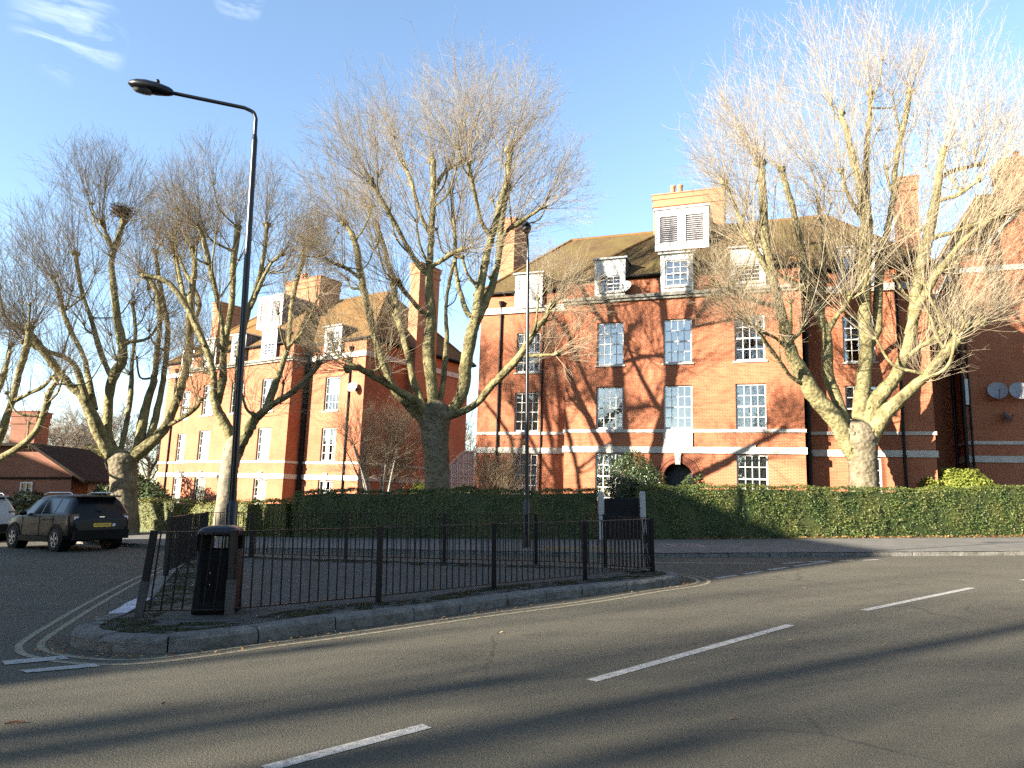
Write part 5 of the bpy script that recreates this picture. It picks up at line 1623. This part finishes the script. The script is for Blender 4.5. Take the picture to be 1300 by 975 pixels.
# bent panel at the nose of the island
root = empty('guard_rail', (1.95, 15.1, 0), 0, 'bent section of black guard rail closing the right end of the island', 'railing', 'black guard rails on the traffic island')
rail_panel(root, (0.05, -0.02), (0.80, -0.62), ZI + 0.05, 1.19, (0.0, 0.0), 11)
b = MB(); K = [Vector((0.85, -0.66, ZI - 0.05)), Vector((0.83, -0.64, 0.5)), Vector((0.78, -0.62, 0.8)), Vector((0.80, -0.62, 1.19))]
b.tube(K, 0.04, 6, True, False); b.build('post', M['black_metal'], root)
b = MB()
for q in range(5): b.tube([Vector((0.66 + 0.03 * q, -0.52 - 0.02 * q, 1.16)), Vector((0.70 + 0.03 * q, -0.50, 0.75)), Vector((0.76 + 0.025 * q, -0.56, ZI + 0.02))], 0.009, 5, False)
b.build('bent_bar', M['black_metal'], root)

# litter bin
def litter_bin(loc):
    root = empty('litter_bin', loc, 0.15, 'black domed litter bin behind the guard rail on the traffic island', 'litter bin')
    def rr(hw, hd, z, n=6, rad=0.36):
        pts = []
        for cx_, cy_, a0 in ((1, 1, 0), (-1, 1, PI / 2), (-1, -1, PI), (1, -1, 3 * PI / 2)):
            r_ = rad * hw
            for k in range(n):
                a = a0 + PI / 2 * k / (n - 1)
                pts.append((cx_ * (hw - r_) + r_ * math.cos(a), cy_ * (hd - r_) + r_ * math.sin(a), z))
        return pts
    b = MB()
    b.grid([rr(0.255, 0.255, 0.0), rr(0.265, 0.265, 0.02), rr(0.262, 0.262, 0.10), rr(0.25, 0.25, 0.12), rr(0.238, 0.238, 0.78), rr(0.21, 0.21, 0.78), rr(0.21, 0.21, 0.3)], True, True)
    b.build('body', M['plastic_black'], root)
    for sx in (-1, 1):
        for sy in (-1, 1):
            c = MB(); c.box((sx * 0.19 - 0.045, sy * 0.19 - 0.045, 0.775), (sx * 0.19 + 0.045, sy * 0.19 + 0.045, 0.97)); c.build('corner_pillar', M['plastic_black'], root)
    d = MB()
    d.grid([rr(0.20, 0.20, 0.955), rr(0.245, 0.245, 0.955), rr(0.25, 0.25, 0.985), rr(0.243, 0.243, 1.02), rr(0.215, 0.215, 1.055), rr(0.14, 0.14, 1.08), rr(0.03, 0.03, 1.088)], True, True)
    d.face(rr(0.03, 0.03, 1.088)); d.face(rr(0.20, 0.20, 0.955)[::-1])
    d.build('hood', M['lamp_metal'], root)
    e = MB(); e.box((-0.15, -0.252, 0.16), (0.15, -0.243, 0.70)); e.build('door', M['plastic_black'], root)
    s = MB()
    for z in (0.36, 0.5, 0.55): s.box((-0.08 + 0.03 * math.sin(z * 40), -0.256, z), (-0.07 + 0.03 * math.sin(z * 40), -0.2525, z + 0.014))
    s.build('scuffed_sticker', M['sticker_white'], root)
    return root
litter_bin((-3.78, 9.42, ZI))

# gate and gate posts
def gate_post(label, x0, x1, y):
    b = MB(); h = 1.80
    b.box((x0, y, 0.0), (x1, y + 0.2, h - 0.05)); b.face([(x0, y, h - 0.05), (x1, y, h - 0.05), (x1 - 0.04, y + 0.04, h), (x0 + 0.04, y + 0.04, h)])
    b.face([(x1, y, h - 0.05), (x1, y + 0.2, h - 0.05), (x1 - 0.04, y + 0.16, h), (x1 - 0.04, y + 0.04, h)]); b.face([(x0, y + 0.2, h - 0.05), (x0, y, h - 0.05), (x0 + 0.04, y + 0.04, h), (x0 + 0.04, y + 0.16, h)])
    b.face([(x1, y + 0.2, h - 0.05), (x0, y + 0.2, h - 0.05), (x0 + 0.04, y + 0.16, h), (x1 - 0.04, y + 0.16, h)]); b.face([(x0 + 0.04, y + 0.04, h), (x1 - 0.04, y + 0.04, h), (x1 - 0.04, y + 0.16, h), (x0 + 0.04, y + 0.16, h)])
    return tag(b.build('gate_post', M['concrete_post']), label, 'gate post', 'pale gate posts')
gate_post('pale concrete gate post at the right end of the dark shaded hedge', 3.08, 3.27, 25.55)
gate_post('pale concrete gate post at the left end of the half sunlit hedge', 4.56, 4.75, 25.55)
root = empty('metal_gate', (3.3, 25.65, 0.1), 0, 'black sheet metal gate between the two pale posts', 'gate')
b = MB(); b.box((0.03, 0.0, 0.05), (1.2, 0.03, 1.42)); b.build('board_panel', M['black_paint'], root)
b = MB(); b.box((0, -0.02, 0), (0.05, 0.05, 1.46)); b.box((1.18, -0.02, 0), (1.23, 0.05, 1.46)); b.box((0.05, -0.018, 1.40), (1.18, 0.048, 1.46)); b.box((0.05, -0.018, 0.0), (1.18, 0.048, 0.06)); b.box((0.05, -0.018, 0.7), (1.18, 0.0, 0.75)); b.build('gate_frame', M['black_metal'], root)
b = MB(); b.tube([(1.08, -0.02, 0.98), (1.08, -0.06, 0.98), (0.97, -0.06, 0.98)], 0.011, 6); b.build('handle', M['black_metal'], root)

# manhole cover on the far pavement
mc = empty('manhole_cover', (5.35, 22.3, 0.124), 0.06, 'dark square cover let into the far pavement, right of the gate', 'manhole cover')
b = MB(); b.box((-0.42, -0.55, 0), (0.42, 0.55, 0.006)); b.build('cover_plate', M['lead'], mc)
b = MB()
for a in ((-0.47, -0.6, 0.47, -0.555), (-0.47, 0.555, 0.47, 0.6)): b.box((a[0], a[1], 0), (a[2], a[3], 0.009))
for a in ((-0.47, -0.555, -0.425, 0.555), (0.425, -0.555, 0.47, 0.555)): b.box((a[0], a[1], 0), (a[2], a[3], 0.009))
b.build('rim', M['concrete_post'], mc)

# ------------------------------------------------------------------ cars
def text_mesh(name, s, size, mat, parent, M4, depth=0.004, spacing=1.0):
    cu = bpy.data.curves.new(name, 'FONT'); cu.body = s; cu.size = size; cu.extrude = depth; cu.align_x = 'CENTER'; cu.align_y = 'CENTER'; cu.space_character = spacing
    t = bpy.data.objects.new(name, cu); COL.objects.link(t)
    bpy.context.view_layer.update()
    me = bpy.data.meshes.new_from_object(t.evaluated_get(bpy.context.evaluated_depsgraph_get()))
    bpy.data.objects.remove(t)
    me.name = name
    me.materials.clear(); me.materials.append(M[mat])
    o = bpy.data.objects.new(name, me); COL.objects.link(o)
    o.parent = parent; o.matrix_local = M4
    return o

def make_car(paint, plate, letters):
    """compact sport utility car; +x is forward, origin on the ground under the middle"""
    root = empty('parked_car')
    # stations: x, z bottom, z belt, z roof, half width sill, half width belt, half width roof
    ST = [(-2.16, 0.52, 0.80, 0.92, 0.70, 0.76, 0.70), (-2.10, 0.40, 0.93, 1.02, 0.80, 0.84, 0.74), (-2.02, 0.33, 1.06, 1.18, 0.86, 0.885, 0.74), (-1.86, 0.30, 1.10, 1.50, 0.885, 0.90, 0.66),
          (-1.66, 0.28, 1.10, 1.635, 0.895, 0.90, 0.62), (-1.2, 0.28, 1.09, 1.665, 0.90, 0.90, 0.62), (-0.5, 0.28, 1.07, 1.675, 0.90, 0.90, 0.63), (0.15, 0.28, 1.05, 1.65, 0.90, 0.90, 0.63),
          (0.55, 0.28, 1.04, 1.56, 0.90, 0.895, 0.63), (0.95, 0.28, 1.04, 1.27, 0.90, 0.89, 0.68), (1.18, 0.28, 1.04, 1.085, 0.90, 0.885, 0.74), (1.55, 0.29, 0.99, 1.03, 0.89, 0.87, 0.70), (1.9, 0.30, 0.93, 0.965, 0.86, 0.83, 0.62), (2.08, 0.33, 0.82, 0.86, 0.78, 0.76, 0.55), (2.16, 0.42, 0.66, 0.70, 0.68, 0.66, 0.45)]
    def ring(s):
        x, zb, zw, zr, ws, ww, wr = s
        half = [(0, zb), (ws * 0.8, zb), (ws * 0.97, zb + 0.05), (ws, zb + 0.18), (ww + 0.004, (zb + zw) / 2 + 0.05), (ww, zw - 0.05), (ww - 0.02, zw), (wr + (ww - wr) * 0.10 + 0.01, zr - (zr - zw) * 0.16), (wr - 0.06, zr - 0.01), (0, zr)]
        L = [(x, -y, z) for y, z in half]
        Rr = [(x, y, z) for y, z in half[-2:0:-1]]
        return L + Rr
    b = MB()
    rows = [ring(s) for s in ST]
    b.grid(rows, True, True); b.face(rows[0][::-1]); b.face(rows[-1])
    body = b.build('body', M[paint], root, recalc=True)
    for s in (-1, 1):
        # side glass follows the leaning cabin wall
        def gp(x, t):
            i = max(k for k in range(len(ST) - 1) if ST[k][0] <= x + 1e-9); a_, c_ = ST[i], ST[i + 1]; f = (x - a_[0]) / (c_[0] - a_[0])
            zw = a_[2] + (c_[2] - a_[2]) * f; zr = a_[3] + (c_[3] - a_[3]) * f; ww = a_[5] + (c_[5] - a_[5]) * f; wr = a_[6] + (c_[6] - a_[6]) * f
            z0_, y0_ = zw, ww - 0.02; z1_, y1_ = zr - (zr - zw) * 0.16, wr + (ww - wr) * 0.10 + 0.01
            return (x, s * (y0_ + (y1_ - y0_) * t + 0.006), z0_ + (z1_ - z0_) * t)
        for xa, xb, ta, tb, xc, xd in ((-1.62, -1.12, 0.10, 0.93, -1.55, -1.12), (-1.05, -0.30, 0.06, 0.95, -1.05, -0.30), (-0.22, 0.78, 0.06, 0.95, -0.22, 0.42)):
            w = MB()
            n = 6
            lo = [gp(xa + (xb - xa) * q / n, ta) for q in range(n + 1)]; hi = [gp(xc + (xd - xc) * q / n, tb) for q in range(n + 1)]
            w.grid([lo, hi] if s < 0 else [hi, lo], True)
            w.build('side_window', M['car_glass_dark'], body)
        d = MB()
        for xx in (-0.26, -1.09):
            d.obox((xx, s * 0.908, 0.42), (xx, s * 0.906, 1.04), 0.012, 0.008)
        d.obox((0.86, s * 0.905, 0.42), (0.86, s * 0.90, 1.0), 0.012, 0.008)
        d.build('door_seam', M['plastic_black'], body)
        for xx in (-0.46, -1.2 + 0.28):
            h = MB(); h.obox((xx - 0.09, s * 0.925, 0.93), (xx + 0.09, s * 0.925, 0.93), 0.02, 0.035); h.build('door_handle', M[paint], body)
        mI = MB(); mI.blob((0.66, s * 0.99, 1.12), 0.11, 2, 8, 0.08, 0.75); mI.obox((0.66, s * 0.88, 1.06), (0.66, s * 0.98, 1.09), 0.05, 0.04); mI.build('wing_mirror', M[paint], root)
        r = MB(); r.tube([(-1.55, s * 0.62, 1.66), (-1.40, s * 0.62, 1.735), (-0.1, s * 0.64, 1.735), (0.15, s * 0.64, 1.66)], 0.02, 6); r.build('roof_rail', M['rim_silver'], root)
        sk = MB(); sk.box((-0.92, min(s * 0.875, s * 0.925), 0.27), (0.95, max(s * 0.875, s * 0.925), 0.43)); sk.build('sill_trim', M['plastic_black'], root)
        # rear light cluster
        t = MB(); t.box((-2.105, min(s * 0.66, s * 0.875), 0.88), (-1.93, max(s * 0.62, s * 0.875), 1.10)); tl = t.build('tail_light', M['lamp_red'], root)
        t = MB(); t.box((-2.112, min(s * 0.68, s * 0.80), 0.92), (-2.106, max(s * 0.68, s * 0.80), 1.03)); t.build('reversing_lens', M['sticker_white'], tl)
        hl = MB(); hl.blob((2.02, s * 0.66, 0.80), 0.14, 3, 8, 0.05, 0.6); hl.build('headlight', M['lens_glass'], root)
        for xw in (-1.30, 1.37):
            # arch trim, then the wheel
            a = MB(); rows_ = []
            for q in range(13):
                an = PI * q / 12
                rows_.append([(xw + math.cos(an) * rr_, s * yy_, 0.345 + math.sin(an) * rr_) for rr_, yy_ in ((0.39, 0.80), (0.39, 0.918), (0.46, 0.918), (0.48, 0.885))])
            a.grid(rows_ if s < 0 else rows_[::-1], False)
            a.build('wheel_arch', M['plastic_black'], root)
            lin = MB(); lin.tube([(xw, s * 0.60, 0.36), (xw, s * 0.909, 0.36)], 0.40, 20, True, False); lin.build('wheel_well', M['plastic_black'], root)
            wr_ = empty('wheel', (xw, s * 0.80, 0.345)); wr_.parent = root
            ty = MB()
            prof = [(0.20, -0.10), (0.30, -0.115), (0.335, -0.10), (0.345, -0.05), (0.345, 0.05), (0.335, 0.10), (0.30, 0.13), (0.215, 0.125)]
            rows_ = [[(r_ * math.cos(2 * PI * k / 28), s * y_, r_ * math.sin(2 * PI * k / 28)) for k in range(28)] for r_, y_ in prof]
            ty.grid(rows_, True, True); ty.build('tyre', M['rubber'], wr_, recalc=True)
            ri = MB()
            rows_ = [[(r_ * math.cos(2 * PI * k / 28), s * y_, r_ * math.sin(2 * PI * k / 28)) for k in range(28)] for r_, y_ in ((0.222, 0.118), (0.205, 0.128), (0.19, 0.10))]
            ri.grid(rows_, True, True)
            for q in range(5):
                an = 2 * PI * q / 5 + 0.3
                for off in (-0.16, 0.16):
                    ri.obox((0.04 * math.cos(an), s * 0.118, 0.04 * math.sin(an)), (0.20 * math.cos(an + off), s * 0.118, 0.20 * math.sin(an + off)), 0.03, 0.03, (0, 1, 0))
            ri.tube([(0, s * 0.09, 0), (0, s * 0.128, 0)], 0.055, 12)
            ri.build('rim', M['rim_silver'], wr_)
            dk = MB(); dk.tube([(0, s * 0.02, 0), (0, s * 0.085, 0)], 0.20, 20); dk.build('brake_disc', M['lead'], wr_)
    # windscreens
    g = MB(); g.face([(-2.035, -0.66, 1.13), (-1.80, -0.56, 1.56), (-1.80, 0.56, 1.56), (-2.035, 0.66, 1.13)]); g.build('rear_window', M['car_glass_dark'], body)
    g = MB(); g.face([(1.17, -0.68, 1.10), (1.17, 0.68, 1.10), (0.58, 0.58, 1.575), (0.58, -0.58, 1.575)]); g.build('windscreen', M['car_glass_dark'], body)
    g = MB(); g.box((-1.98, -0.60, 1.60), (-1.60, 0.60, 1.655)); g.build('spoiler', M[paint], body)
    g = MB(); g.obox((-2.06, -0.02, 1.16), (-2.0, 0.20, 1.20), 0.02, 0.015); g.build('rear_wiper', M['plastic_black'], body)
    g = MB(); g.tube([(-1.45, 0.0, 1.66), (-1.62, 0.0, 1.80)], 0.008, 5); g.build('aerial', M['plastic_black'], root)
    for xa_, xb_, ww_ in ((-2.215, -2.03, 0.80), (2.0, 2.2, 0.74)):
        g = MB(); g.box((xa_, -ww_, 0.35), (xb_, ww_, 0.63)); g.build('bumper', M['plastic_black'], root)
    if plate:
        pl = MB(); pl.box((-2.175, -0.26, 0.715), (-2.155, 0.26, 0.825)); pb = pl.build('number_plate', M['plate_yellow'], root)
        back = Matrix(((0, 0, -1, 0), (-1, 0, 0, 0), (0, 1, 0, 0), (0, 0, 0, 1)))
        text_mesh('plate_lettering', plate, 0.092, 'plate_ink', pb, Matrix.Translation((-2.178, 0, 0.77)) @ back, 0.002, 1.05)
        st = MB(); st.tube([(-2.168, -0.34, 0.765), (-2.178, -0.34, 0.765)], 0.05, 14); st.build('round_sticker', M['sticker_white'], root)
        text_mesh('tailgate_lettering', letters, 0.08, 'rim_silver', body, Matrix.Translation((-2.155, 0, 0.885)) @ back, 0.004, 3.2)
        em = MB()
        for pts in (((-0.085, 0.035), (0.085, 0.035), (0.07, 0.01), (-0.07, 0.01)), ((-0.05, 0.006), (0.05, 0.006), (0.02, -0.045), (-0.02, -0.045))):
            em.face([(-2.118, -y, 0.99 + z) for y, z in pts][::-1])
        em.build('badge', M['chrome'], body)
    return root
k = NT('car_glass_dark'); k.base((0.012, 0.014, 0.015)); k.set(Roughness=0.08, Specular_IOR_Level=0.28); M['car_glass_dark'] = k.m
hd = Vector((-0.84, 0.54, 0)).normalized()
def place_car(o, rl, hd, wheel=(-1.30, 0.85)):
    # rl = ground point of the rear wheel on the left side
    a = math.atan2(hd.y, hd.x)
    off = Matrix.Rotation(a, 3, 'Z') @ Vector((wheel[0], wheel[1], 0))
    o.location = Vector((rl[0], rl[1], 0.0)) - off
    o.rotation_euler = (0, 0, a)
car = make_car('paint_black', 'LN73 OXU', 'DUSTER')
tag(car, 'black sport utility car with roof rails and yellow rear plate, parked by the far kerb', 'car', 'cars parked on the left')
place_car(car, (-13.55, 21.55), hd)
car2 = make_car('paint_silver', None, None)
tag(car2, 'silver car cut by the left edge of the photo, parked ahead of the black one', 'car', 'cars parked on the left')
place_car(car2, (-19.9, 25.6), hd)

# ------------------------------------------------------------------ low brown house on the left
def low_house():
    root = empty('brick_house', label='low brown brick house with a dark gabled roof, behind the parked cars', cat='house')
    Y = 38.0
    P = lambda x, y, Yd=Y: at(x, y, Yd)
    r = P(45, 563); e = P(114, 609); bw = P(88, 640)
    xr, zr, xe, ze = r.x, r.z, e.x, e.z
    xw = P(92, 600).x
    slope = (zr - ze) / (xe - xr)
    xl = 2 * xr - xw - 3
    zwall = zr - slope * (xw - xr) - 0.1
    w = MB()
    w.face([(xl, Y, -0.5), (xw, Y, -0.5), (xw, Y, zwall), (xr, Y, zr - 0.12), (xl, Y, zr - 0.12)])
    w.face([(xw, Y, -0.5), (xw, Y + 5, -0.5), (xw, Y + 5, zwall), (xw, Y, zwall)])
    w.build('wall', M['brick_brown'], root)
    t = MB(); t.box((xl, Y - 0.05, ze + 0.02), (xw + 0.02, Y - 0.004, ze + 0.14)); t.build('eaves_board', M['roof_tile_dark'], root)
    rf = MB()
    def slab(a, b_, y0, y1, th=0.16):
        (xa, za), (xb, zb) = a, b_
        rf.face([(xa, y0, za), (xb, y0, zb), (xb, y1, zb), (xa, y1, za)])
        rf.face([(xa, y0, za - th), (xb, y0, zb - th), (xb, y0, zb), (xa, y0, za)])
        rf.face([(xb, y0, zb - th), (xb, y1, zb - th), (xb, y1, zb), (xb, y0, zb)])
        rf.face([(xa, y1, za - th), (xb, y1, zb - th), (xb, y0, zb - th), (xa, y0, za - th)])
    slab((xr, zr), (xe, ze - 0.05), Y - 0.45, Y + 5)
    slab((xl - 0.3, zr), (xr, zr), Y - 0.45, Y + 5)
    rf.build('roof', M['roof_tile_dark'], root)
    a, b_ = P(27, 612), P(40, 637)
    f = MB(); x0, x1, z1, z0 = a.x, b_.x, a.z, b_.z
    t_ = 0.07
    f.box((x0, Y - 0.07, z0), (x0 + t_, Y - 0.004, z1)); f.box((x1 - t_, Y - 0.07, z0), (x1, Y - 0.004, z1)); f.box((x0 + t_, Y - 0.07, z1 - t_), (x1 - t_, Y - 0.004, z1)); f.box((x0 + t_, Y - 0.09, z0), (x1 - t_, Y - 0.004, z0 + t_))
    xm = (x0 + x1) / 2; f.box((xm - 0.025, Y - 0.066, z0 + t_), (xm + 0.025, Y - 0.02, z1 - t_))
    for q in (1, 2): zz = z0 + (z1 - z0) * q / 3; f.box((x0 + t_, Y - 0.062, zz - 0.018), (xm - 0.025, Y - 0.02, zz + 0.018)); f.box((xm + 0.025, Y - 0.062, zz - 0.018), (x1 - t_, Y - 0.02, zz + 0.018))
    fo = f.build('window', M['white_frame_soft'], root)
    p = MB(); p.face([(x0 + t_, Y - 0.012, z0 + t_), (x1 - t_, Y - 0.012, z0 + t_), (x1 - t_, Y - 0.012, z1 - t_), (x0 + t_, Y - 0.012, z1 - t_)]); p.build('pane', M['car_glass_dark'], fo)
    c = MB(); q0, q1 = P(91, 613), P(105, 634); c.box((xw + 0.02, Y + 1.5, -0.5), (P(108, 613, Y + 1.5).x, Y + 5, ze - 0.15)); c.build('porch_wall', M['cream_render'], root)
    c0, c1 = P(25, 523, 41), P(51, 570, 41)
    ch = chimney(root, c0.x, c1.x, 40.4, 41.6, 3.0, c0.z, [], 'brick_brown')
    return root
low_house()

# glazed stair between the two blocks
st = empty('glazed_stair', (-2.6, 46.5, 0), 0, 'pale glazed stair enclosure in the gap between the two brick blocks', 'stair')
X = lambda px, py: at(px, py, 46.5) - Vector((-2.6, 46.5, 0))
fr = MB()
pts = {n: X(*p) for n, p in {'a': (567, 622), 'b': (567, 594), 'c': (588, 573), 'd': (602, 573), 'e': (602, 622)}.items()}
for p, q in (('a', 'b'), ('b', 'c'), ('c', 'd'), ('d', 'e')): fr.obox(pts[p], pts[q], 0.10, 0.12, (0, 1, 0))
for px in (573, 581, 588, 595): fr.obox(X(px, 622), X(px, 594 - max(0, (min(px, 588) - 567)) ), 0.06, 0.06, (0, 1, 0))
fr.obox(X(567, 605), X(602, 605), 0.06, 0.06, (0, 1, 0))
for q in range(7): fr.obox(X(569 + 4.7 * q, 621), X(569 + 4.7 * q, 598 - 3.4 * min(q, 4)), 0.035, 0.04, (0, 1, 0))
for yy in (613, 597, 587): fr.obox(X(568 + max(0, 594 - yy), yy), X(602, yy), 0.04, 0.05, (0, 1, 0))
fr.build('frame', M['grey_frame'], st)
gp_ = MB(); gp_.face([pts['a'] + Vector((0, .04, -1.5)), pts['e'] + Vector((0, .04, -1.5)), pts['d'] + Vector((0, .04, 0)), pts['c'] + Vector((0, .04, 0)), pts['b'] + Vector((0, .04, 0))]); gp_.build('glazing', M['frosted_panel'], st)
sp = MB()
for q in range(9): sp.box((-0.6 + 0.07 * q, 0.3 + 0.25 * q, 0.2 + 0.2 * q), (0.8, 0.55 + 0.25 * q, 0.26 + 0.2 * q))
sp.build('tread', M['lead'], st)

# litter and leaves
rng = np.random.default_rng(77)
def leaves_at(name, pts, size, label, cat='leaves'):
    C = np.array(pts); V, Fq = leaf_quads(rng, C, np.tile([0, 0, 1.0], (len(C), 1)), size, 0.25)
    o = np_mesh(name, V, Fq, M['dead_leaf'], None, np.repeat(rng.uniform(0, 1, len(C)), 4))
    return tag(o, label, cat, kind='stuff')
n = 1500
s = rng.uniform(0, 1, n) ** 0.8
xs = 4.8 + 18 * s
leaves_at('fallen_leaves', np.column_stack([xs, 25.62 + (xs - 4.8) * 0.118 - np.abs(rng.normal(0, 0.28, n)), 0.135 + np.abs(rng.normal(0, 0.03, n))]), 0.05, 'brown leaves drifted along the foot of the half sunlit hedge')
pts = []
kk = offset_path(isl, -0.12, True)
for q in range(420):
    i = int(rng.integers(0, int(len(isl) * 0.5))); p = kk[i]
    dd = abs(rng.normal(0, 0.09))
    t = np.array(kk[(i + 1) % len(kk)]) - np.array(p); t /= np.linalg.norm(t)
    pts.append((p[0] + t[0] * rng.uniform(0, .3) + t[1] * dd, p[1] + t[1] * rng.uniform(0, .3) - t[0] * dd, 0.012 + rng.uniform(0, 0.012)))
leaves_at('gutter_leaves', pts, 0.022, 'small dead leaves and grit in the gutter of the traffic island')
pts = [(rng.uniform(-5, 11), rng.uniform(3.8, 15), 0.010) for q in range(60)]
leaves_at('scattered_leaves', pts, 0.020, 'few small dead leaves scattered over the road')
for (x, y), rz in (((-3.6, 5.35), 0.4), ((-3.42, 5.6), 1.2)):
    b = MB(); b.tube([(0, 0, 0.012), (0.06, 0.01, 0.018), (0.12, -0.01, 0.012)], 0.007, 5)
    if x == -3.6: o = b.build('dead_twig', M['dead_leaf']); tag(o, 'brown dead twig lying on the sunlit road at the lower left', 'twig'); o.location = (x, y, 0); o.rotation_euler = (0, 0, rz)

# ------------------------------------------------------------------ what stands out of frame on the left and casts the shade over the island, and bare street trees there
hs = empty('terraced_house', label='tall brick house out of the frame on the left that shades the traffic island', cat='house')
prof = [(-7.0, -0.5), (-7.0, 7.5), (-1.4, 14.0), (14.3, 14.0), (15.6, 8.0), (15.6, -0.5)]
b = MB(); xa, xb = -26.5, -30.5
b.face([(xa, y, z) for y, z in prof]); b.face([(xb, y, z) for y, z in prof][::-1])
b.face([(xb, -7.0, -0.5), (xa, -7.0, -0.5), (xa, -7.0, 7.5), (xb, -7.0, 7.5)]); b.face([(xa, 15.6, -0.5), (xb, 15.6, -0.5), (xb, 15.6, 8), (xa, 15.6, 8)])
b.build('wall', M['brick_red'], hs)
b = MB()
for (y0, z0), (y1, z1) in zip(prof[1:4], prof[2:5]): b.face([(xa + 0.2, y0, z0 + 0.02), (xa + 0.2, y1, z1 + 0.02), (xb, y1, z1 + 0.02), (xb, y0, z0 + 0.02)])
b.build('roof', M['roof_tile'], hs)
wn = MB()
for yy in (0.0, 4.0, 8.0, 12.0):
    for zz in (1.2, 4.6, 8.0): wn.box((xa + 0.004, yy - 0.6, zz), (xa + 0.05, yy + 0.6, zz + 2.0))
wn.build('window', M['car_glass_dark'], hs)

def street_tree(seed, loc, label, h=16):
    rng_ = np.random.default_rng(seed); rnd = random.Random(seed)
    root = empty('plane_tree', loc, 0, label, 'tree', 'pollarded plane trees')
    m = MB(); m.grid(tube_rows(catmull([Vector((0, 0, -0.2)), Vector((0.05, 0, 2.2)), Vector((0, 0.1, 4.2))], 5), list(np.linspace(0.62, 0.5, 11)), 14, rnd, 0.05), True, True); m.build('trunk', M['bark_trunk'], root)
    heads = []
    for q in range(9):
        a = 2 * PI * q / 9 + rnd.uniform(-.3, .3); rr = rnd.uniform(1.0, 5.0)
        p0 = Vector((0.2 * math.cos(a), 0.2 * math.sin(a), 3.9)); tip = Vector((rr * math.cos(a), rr * math.sin(a), rnd.uniform(0.55, 0.8) * h)); mid = (p0 + tip) / 2 + Vector((math.cos(a), math.sin(a), -0.6)) * 0.9
        K = catmull([p0, mid, tip], 6)
        l = MB(); l.grid(tube_rows(K, list(np.linspace(0.30, 0.11, len(K))), 9, rnd, 0.05), True, True)
        l.blob(tip, 0.22, q, 6, 0.3); l.build('limb', M['bark_limb'], root)
        heads.append((np.array(tip), np.array((tip - mid).normalized()), 1.2))
        for kk_ in range(3):
            i = rnd.randrange(6, len(K) - 1); heads.append((np.array(K[i]), np.array((math.cos(a + kk_), math.sin(a + kk_), 0.5)), 0.5))
    tw = Twigs(rng_); shoots(tw, rng_, heads, 1.0, 14, 5, 1, (2.4, 5.0)); tw.build('crown', M['twig'], root)
    return root
sa = street_tree(201, (-33.0, -14.0, 0), 'bare street tree out of the frame, nearer of two shading the road', 15)
street_tree(202, (-42, -25, 0), 'bare street tree out of the frame, further of two shading the road', 16)
street_tree(203, (-6.0, -10.0, 0), 'bare street tree out of the frame behind the camera, reflected in the windows', 15)

for x_, y_, rz_ in ((-29.0, -21.0, 2.1), (-38.0, -19.0, 4.0), (-25.0, -10.5, 5.2)):
    st2 = copy_tree(sa); st2.location = (x_, y_, 0); st2.rotation_euler = (0, 0, rz_)
    tag(st2, 'bare street tree out of the frame, one of a row streaking the road with shade', 'tree', 'pollarded plane trees out of the frame')
added_shade_house = empty('brick_house', label='plain brick house added unseen on the far left to shade the low brown house', cat='house')  # added unseen house, put here to keep the low brown house shaded
b = MB(); b.box((-53, 20, -0.5), (-45, 32, 9.0), 'bt'); b.build('wall', M['brick_red'], added_shade_house)
b = MB(); b.face([(-44.6, 19.6, 9), (-44.6, 32.4, 9), (-49, 32.4, 12.5), (-49, 19.6, 12.5)]); b.face([(-53.4, 32.4, 9), (-53.4, 19.6, 9), (-49, 19.6, 12.5), (-49, 32.4, 12.5)]); b.build('roof', M['roof_tile_dark'], added_shade_house)
b = MB(); b.face([(-45, 20, 9), (-49, 20, 12.2), (-53, 20, 9)]); b.face([(-45, 32, 9), (-53, 32, 9), (-49, 32, 12.2)]); b.build('gable', M['brick_red'], added_shade_house)
tr = empty('brick_terrace', label='long brick terrace across the road, out of the frame behind the camera', cat='house')
b = MB(); b.box((-9, -26, -0.5), (60, -15, 7.0), 'bt'); b.build('wall', M['brick_brown'], tr)
b = MB(); b.face([(-9.3, -14.6, 7.0), (60.5, -14.6, 7.0), (60.5, -20.5, 10.5), (-9.3, -20.5, 10.5)][::-1]); b.face([(-9.3, -26.4, 7.0), (60.5, -26.4, 7.0), (60.5, -20.5, 10.5), (-9.3, -20.5, 10.5)]); b.build('roof', M['roof_tile_dark'], tr)
